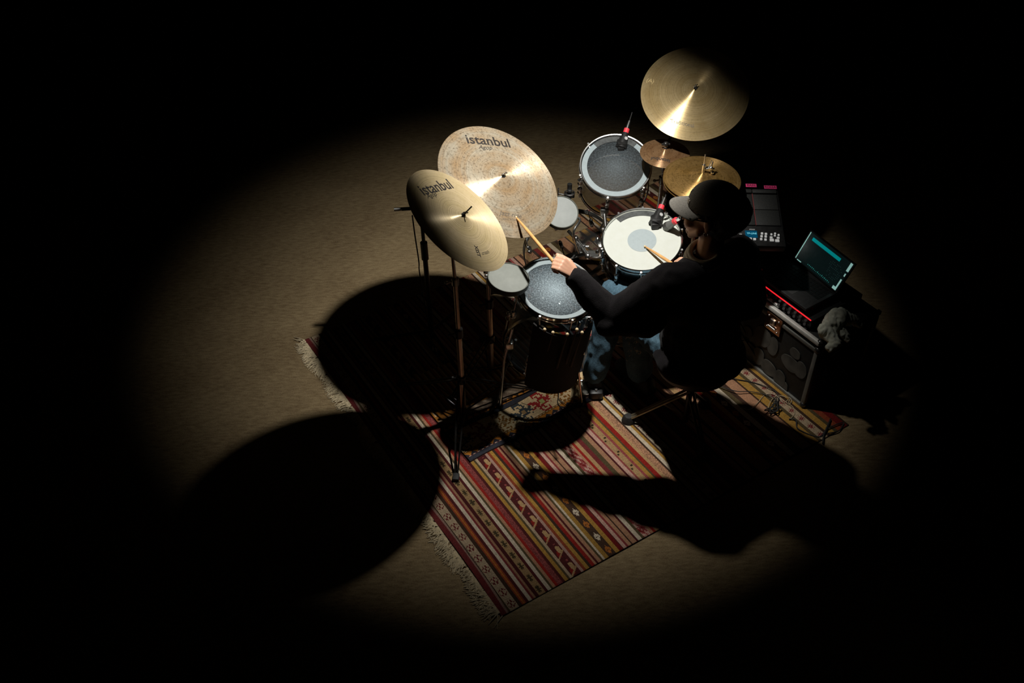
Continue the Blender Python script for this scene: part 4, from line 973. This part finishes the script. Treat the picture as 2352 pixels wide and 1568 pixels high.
# mixer
MXC = CX @ M.Translation((.03, .004, CH))
mx_ = thing('audio_mixer', 'black mixer with a glowing red line and rows of small knobs, on the flight case', 'mixer', MXC)
bm = bmesh.new(); box(bm, (.34, .19, .025), (.56, .34, .05), None, .004); box(bm, (.36, .20, .062), (.5, .25, .032), None, .004); obj('body', bm, BLACK, mx_)
bm = bmesh.new(); box(bm, (.34, .018, .052), (.55, .004, .004)); o = obj('red_light_line', bm, mat('red_glow', (1, .02, .03), .4, 0, 0, 10, 0, .5, 1.0), mx_); o['label'] = 'thin glowing red line'
k0 = None
for i in range(16):
    for j in range(2):
        mloc = M.Translation((.085+i*.033, .018-j*.004, .014 if j else .036)) @ M.Rotation(R(50), 4, 'X')
        if k0 is None:
            bm = bmesh.new(); lathe(bm, [(0, 0), (.008, 0), (.007, .014), (0, .014)], 14); k0 = obj('knob', bm, mat('knob_grey', (.06, .055, .055), .35, 0, .1, 30, 0, .6), mx_); k0.matrix_local = mloc
        else: inst(k0, mx_, mloc)
t = thing('metal_bar_clip', 'short pale metal bar lying on the case rail', 'clip', CX @ M.Translation((.33, .012, CH+.01)))
bm = bmesh.new(); cyl(bm, (-.055, 0, .002), (.03, 0, .002), .008); ball(bm, (.04, 0, .004), .011, 12); obj('bar', bm, mat('pale_metal', (.6, .6, .57), .4, .5), t)
# laptop
FRw = CX @ V((.132, .022, 0)); LX = M((-dF*-1, dS, V((0, 0, 1)))).transposed().to_4x4()
LX = M((dF, dS, V((0, 0, 1)))).transposed().to_4x4(); LX.translation = V((FRw.x, FRw.y, CH+.082))
lp = thing('laptop', 'open laptop with a dark screen showing a teal bar, on top of the mixer', 'laptop', LX)
bm = bmesh.new(); box(bm, (.16, .105, .008), (.32, .22, .015), None, .004); obj('base', bm, mat('laptop_grey', (.05, .05, .05), .5, .4, .15, 60), lp)
bm = bmesh.new()
for i in range(14):
    for j in range(5): box(bm, (.025+i*.0208, .095+j*.0195, .0165), (.017, .016, .002))
kb = obj('keyboard', bm, BLACK, lp, smooth=0)
bm = bmesh.new(); box(bm, (.16, .045, .0160), (.10, .055, .001)); obj('touchpad', bm, mat('touchpad_grey', (.07, .07, .07), .45), lp)
# screen corners from the survey
sBL, sBR = W(1826, 592, .555), W(1920, 668, .555); sTL = W(1863, 532, .70); sTR = sBR+sTL-sBL
def SP(u, v, o=0):
    n_ = (sBR-sBL).cross(sTL-sBL).normalized()
    if n_.dot(CAM-sBL) < 0: n_ = -n_
    return sBL*(1-u)*(1-v)+sBR*u*(1-v)+sTL*(1-u)*v+sTR*u*v+n_*o
def squad(bm, u0, v0, u1, v1, o, th=.0):
    q = [(u0, v0), (u1, v0), (u1, v1), (u0, v1)]
    a = [bm.verts.new(SP(u, v, o)) for u, v in q]; f = bm.faces.new(a)
    if th:
        b = [bm.verts.new(SP(u, v, o-th)) for u, v in q]; bm.faces.new(b[::-1])
        for k in range(4): bm.faces.new((a[k], b[k], b[(k+1) % 4], a[(k+1) % 4]))
add('lid', lp, mat('lid_black', (.012, .012, .012), .4), lambda bm: squad(bm, -.03, -.05, 1.03, 1.04, -.001, .008), smooth=0)
add('screen', lp, mat('screen_dark', (.004, .010, .010), .15, 0, 0, 10, 0, .5, .5), lambda bm: squad(bm, 0, 0, 1, 1, .0, .0005), smooth=0)
add('window_bar', lp, mat('teal_glow', (.0, .16, .17), .4, 0, 0, 10, 0, .3, 1.0), lambda bm: squad(bm, .10, .80, .76, .91, .0012), smooth=0, label='teal bar on the screen')
def pale(bm):
    for q in ((0, .02, .018, 1), (.05, -.0, .15, .03), (.95, .7, 1.0, 1.0), (.965, .52, .99, .62), (.9, .0, .985, .10), (.955, .08, .985, .40)): squad(bm, *q, .0012)
add('pale_edges', lp, mat('pale_teal_glow', (.20, .36, .33), .4, 0, 0, 10, 0, .3, 1.0), pale, smooth=0, label='pale lit strips at the screen edges')
def dots(bm):
    rr = random.Random(3)
    for k in range(16): h = rr.uniform(.02, .055); squad(bm, .28+k*.034, .09-k*.002, .28+k*.034+.012, .09-k*.002+h, .0012)
add('level_marks', lp, mat('teal_marks', (.02, .17, .15), .4, 0, 0, 10, 0, .3, .8), dots, smooth=0)
def dim(bm):
    rr = random.Random(5)
    for i in range(9):
        for j in range(9):
            if rr.random() < .6: squad(bm, .62+i*.034, .2+j*.06, .62+i*.034+.014, .2+j*.06+.016, .0012)
add('grid_marks', lp, mat('dim_marks', (.012, .03, .028), .4, 0, 0, 10, 0, .3, .8), dim, smooth=0)
# cloth heap
cpos = W(1906, 748, CH+.04)
cl = remeshed('cloth', [('c', cpos+V((-.03, -.05, .02)), cpos+V((.03, -.0, .05)), .035, .04), ('c', cpos+V((.03, .0, .05)), cpos+V((.10, .02, .02)), .036, .02), ('c', cpos+V((-.03, -.05, .01)), cpos+V((.0, -.12, -.0)), .03, .02), ('c', cpos+V((0, -.12, 0)), cpos+V((-.03, -.14, -.01)), .022, .018), ('c', cpos+V((.02, -.02, .03)), cpos+V((.06, -.09, 0)), .025, .014), ('c', cpos+V((.1, .02, .02)), cpos+V((.14, .0, 0)), .02, .01)], .0045, mat('grey_green_cotton', '#e4e6d4', .95, 0, .12, 90, .3, .1), thing('tmp', None, None, (0, 0, 0)), 3, .016, 26, 4)
tmp = cl.parent; cl.parent = None; bpy.data.objects.remove(tmp)
tag(cl, 'crumpled grey cloth thrown over the corner of the flight case', 'cloth')
# floor cables
GC = mat('beige_cable', '#a8977a', .5); BC = RUBBER
def cable(label, pts, r, m, z=.012, group=None):
    P = [W(x, y, z+.004*math.sin(i*1.7)) for i, (x, y) in enumerate(pts)]
    o = obj('cable', tube(bmesh.new(), P, r, 6, 8), m); tag(o, label, 'cable', group); return o
cable('beige cable looping across the rug in front of the flight case', [(1700, 935), (1722, 940), (1740, 925), (1755, 908), (1772, 904), (1788, 912), (1800, 925), (1816, 912), (1812, 925), (1822, 936), (1825, 950), (1815, 962)], .0022, GC)
cable('thin beige loop of cable beside the black cable knot', [(1763, 944), (1766, 930), (1775, 915), (1788, 908), (1804, 911), (1815, 914), (1818, 922), (1812, 928), (1805, 922)], .002, GC, .016)
cable('long black cable running from the drummer to the flight case', [(1640, 860), (1665, 864), (1690, 870), (1730, 878), (1760, 888), (1782, 900), (1788, 922), (1782, 938), (1770, 948)], .0025, BC, .014)
cable('second black cable crossing the rug below the flight case', [(1650, 885), (1690, 898), (1720, 899), (1750, 904), (1780, 915), (1776, 935), (1784, 930), (1790, 912)], .0025, BC, .018)
cable('black cable winding off the rug onto the carpet at the right', [(1812, 962), (1828, 964), (1834, 985), (1880, 1003), (1900, 985), (1935, 970), (1934, 980), (1925, 990), (1902, 995)], .003, BC)
cable('thick black cable crossing the right corner of the striped rug', [(1908, 962), (1898, 985), (1892, 1000), (1890, 1018)], .0045, BC, .014)
cable('black cable hanging below the stick bag onto the patterned rug', [(1280, 892), (1283, 905), (1281, 925), (1292, 940), (1303, 955), (1298, 967), (1283, 968)], .0025, BC, .022)
cable('thin black cable lying across the border of the patterned rug', [(1283, 916), (1298, 928), (1315, 938)], .002, BC, .022)
cable('black cable curving between the clear tom and the snare drum', [(1392, 505), (1383, 515), (1377, 530), (1380, 545), (1388, 555)], .003, BC, .02)
kn = W(1776, 940, .02)
bm = bmesh.new(); rr = random.Random(1)
tube(bm, [kn+V((rr.gauss(0, .02), rr.gauss(0, .02), rr.uniform(0, .02))) for k in range(14)], .003, 6, 6); tag(obj('cable_knot', bm, RUBBER), 'small knot of black cable on the rug', 'cable')
ph = W(1368, 905, .02)
bm = bmesh.new(); box(bm, ph+V((0, 0, .01)), (.07, .06, .05), M.Identity(4), .012); 
t = thing('footswitch', 'small black box on the patterned rug behind the pedal', 'footswitch', ph); obj('housing', bm, BLACK, t, True)
add('button', t, CHROME, lambda bm: cyl(bm, ph+V((.0, -.01, .035)), ph+V((0, -.01, .045)), .006))

# ------------------------------------------------------------ sampling pad on a stand
zc = .80; pBL = W(1806, 566, zc); 
PX = frame(V((pBL.x, pBL.y, zc)), V((0, -.23, .97)), V((-1, .055, 0)))
pY = (PX.to_3x3() @ V((0, 1, 0)))
# local: x to the left, y towards the viewer or away depending on handedness
sgn = 1 if pY.y > 0 else -1
sp = thing('sampling_pad', 'black electronic percussion pad with a small blue display and pink tape labels', 'drum pad', PX)
Wd, Dp = .364, .34
bm = bmesh.new(); box(bm, (Wd/2, sgn*Dp/2, -.02), (Wd, Dp, .04), None, .006); obj('housing', bm, BLACK, sp)
PADR = mat('pad_rubber', (.012, .013, .012), .7, 0, .2, 120, .2)
pw = (Wd-.02)/3; 
for r_ in range(2):
    for c_ in range(3):
        bm = bmesh.new(); box(bm, (.01+pw*(c_+.5), sgn*(.115+.095*(r_+.5)), .003), (pw-.004, .092, .008), None, .002); obj('rubber_pad', bm, PADR, sp)
for r_ in range(1):
    for c_ in range(3):
        bm = bmesh.new(); box(bm, (.01+pw*(c_+.5), sgn*.320, .006), (pw-.004, .022, .012), None, .002); obj('rim_pad', bm, PADR, sp)
bm = bmesh.new(); box(bm, (.01+pw, sgn*.21, .0075), (.003, .19, .002)); obj('red_divider', bm, mat('dim_red_light', (.10, .02, .02), .5, 0, 0, 10, 0, .4, .35), sp, smooth=0)
def onpad(x, y): 
    return PX.inverted() @ onplane(x, y, PX.translation, PX.to_3x3() @ V((0, 0, 1)))
bm = bmesh.new()
BT = [(1699, 531, 6, 4.5), (1691, 540, 6, 4), (1701, 540.5, 6, 4), (1690.5, 546, 6, 4), (1700.5, 546.5, 6, 4), (1714, 548, 6, 4), (1723.5, 549, 6, 4), (1733, 550, 6, 4), (1750, 537, 5, 4), (1759, 538, 5, 4), (1749, 543.5, 5, 4), (1758.5, 544, 5, 4), (1748, 550, 5, 4), (1758, 551, 5, 4), (1771.5, 539, 4, 3.5), (1780, 537, 4, 3), (1779.5, 542, 4, 3), (1788, 540.5, 4, 3.5), (1771, 546, 6, 3.5), (1787, 547, 6, 3.5), (1772.5, 552, 9, 5), (1785, 553.5, 9, 5), (1679, 540, 3, 5)]
for (x, y, w_, h_) in BT:
    p = onpad(x, y); box(bm, (p.x, p.y, .003), (w_/497, h_/370, .005), None, .0012)
obj('buttons', bm, mat('backlit_grey', (.32, .32, .31), .5, 0, .1, 30, 0, .5, .75), sp, smooth=0)['label'] = 'rows of pale lit buttons'
p = onpad(1725.5, 538); bm = bmesh.new(); box(bm, (p.x, p.y, .001), (.054, .040, .003)); dsp = obj('display', bm, mat('blue_display', (.0, .035, .07), .3, 0, 0, 10, 0, .5, 1.0), sp, smooth=0)
def ptext(s, x, y, size, m, par, name):
    bm = text_mesh(s, size, .15, .0003); p = onpad(x, y)
    for v in bm.verts: v.co = V((p.x-v.co.x, p.y+sgn*v.co.y, p.z*0+.0095 if y < 500 else .0032))
    return obj(name, bm, m, par, smooth=0)
ptext('TP-LINE', 1726, 537, .013, mat('blue_digits', (.12, .42, .5), .3, 0, 0, 10, 0, .5, .8), sp, 'display_text')
ptext('SPDSX', 1727, 528, .009, mat('glowing_print_grey', (.25, .25, .25), .5, 0, 0, 10, 0, .5, .3), sp, 'panel_print')  # printed name glows by itself in place of light on it
PINK = mat('glowing_pink_tape', (.45, .03, .12), .6, 0, .3, 60, 0, .3, .13)  # tape given a weak glow that stands in for light on it
for (x, y, s, w_) in ((1724, 430, 'RAIN', .05), (1768, 434, 'ROLLA', .058)):
    p = onpad(x, y); bm = bmesh.new(); box(bm, (p.x, p.y, .0125), (w_, .02, .001)); o = obj('pink_label', bm, PINK, sp, smooth=0); o['label'] = 'pink tape label'
    bm = text_mesh(s, .017, 0, .0005)
    for v in bm.verts: v.co = V((p.x-v.co.x, p.y+sgn*v.co.y, .0134))
    obj('handwriting', bm, mat('marker', (.12, .005, .02), .6), o, smooth=0)
pc = PX @ V((Wd/2, sgn*Dp/2, -.04)); 
t = thing('pad_stand', 'black stand under the electronic percussion pad', 'stand', (pc.x, pc.y, 0))
PBs = V((pc.x, pc.y, 0))
add('pole', t, PAINTBLACK, lambda bm: cyl(bm, PBs+V((0, 0, .03)), pc, .013)); tripod(t, PBs, .28, .3, PAINTBLACK, R(80))
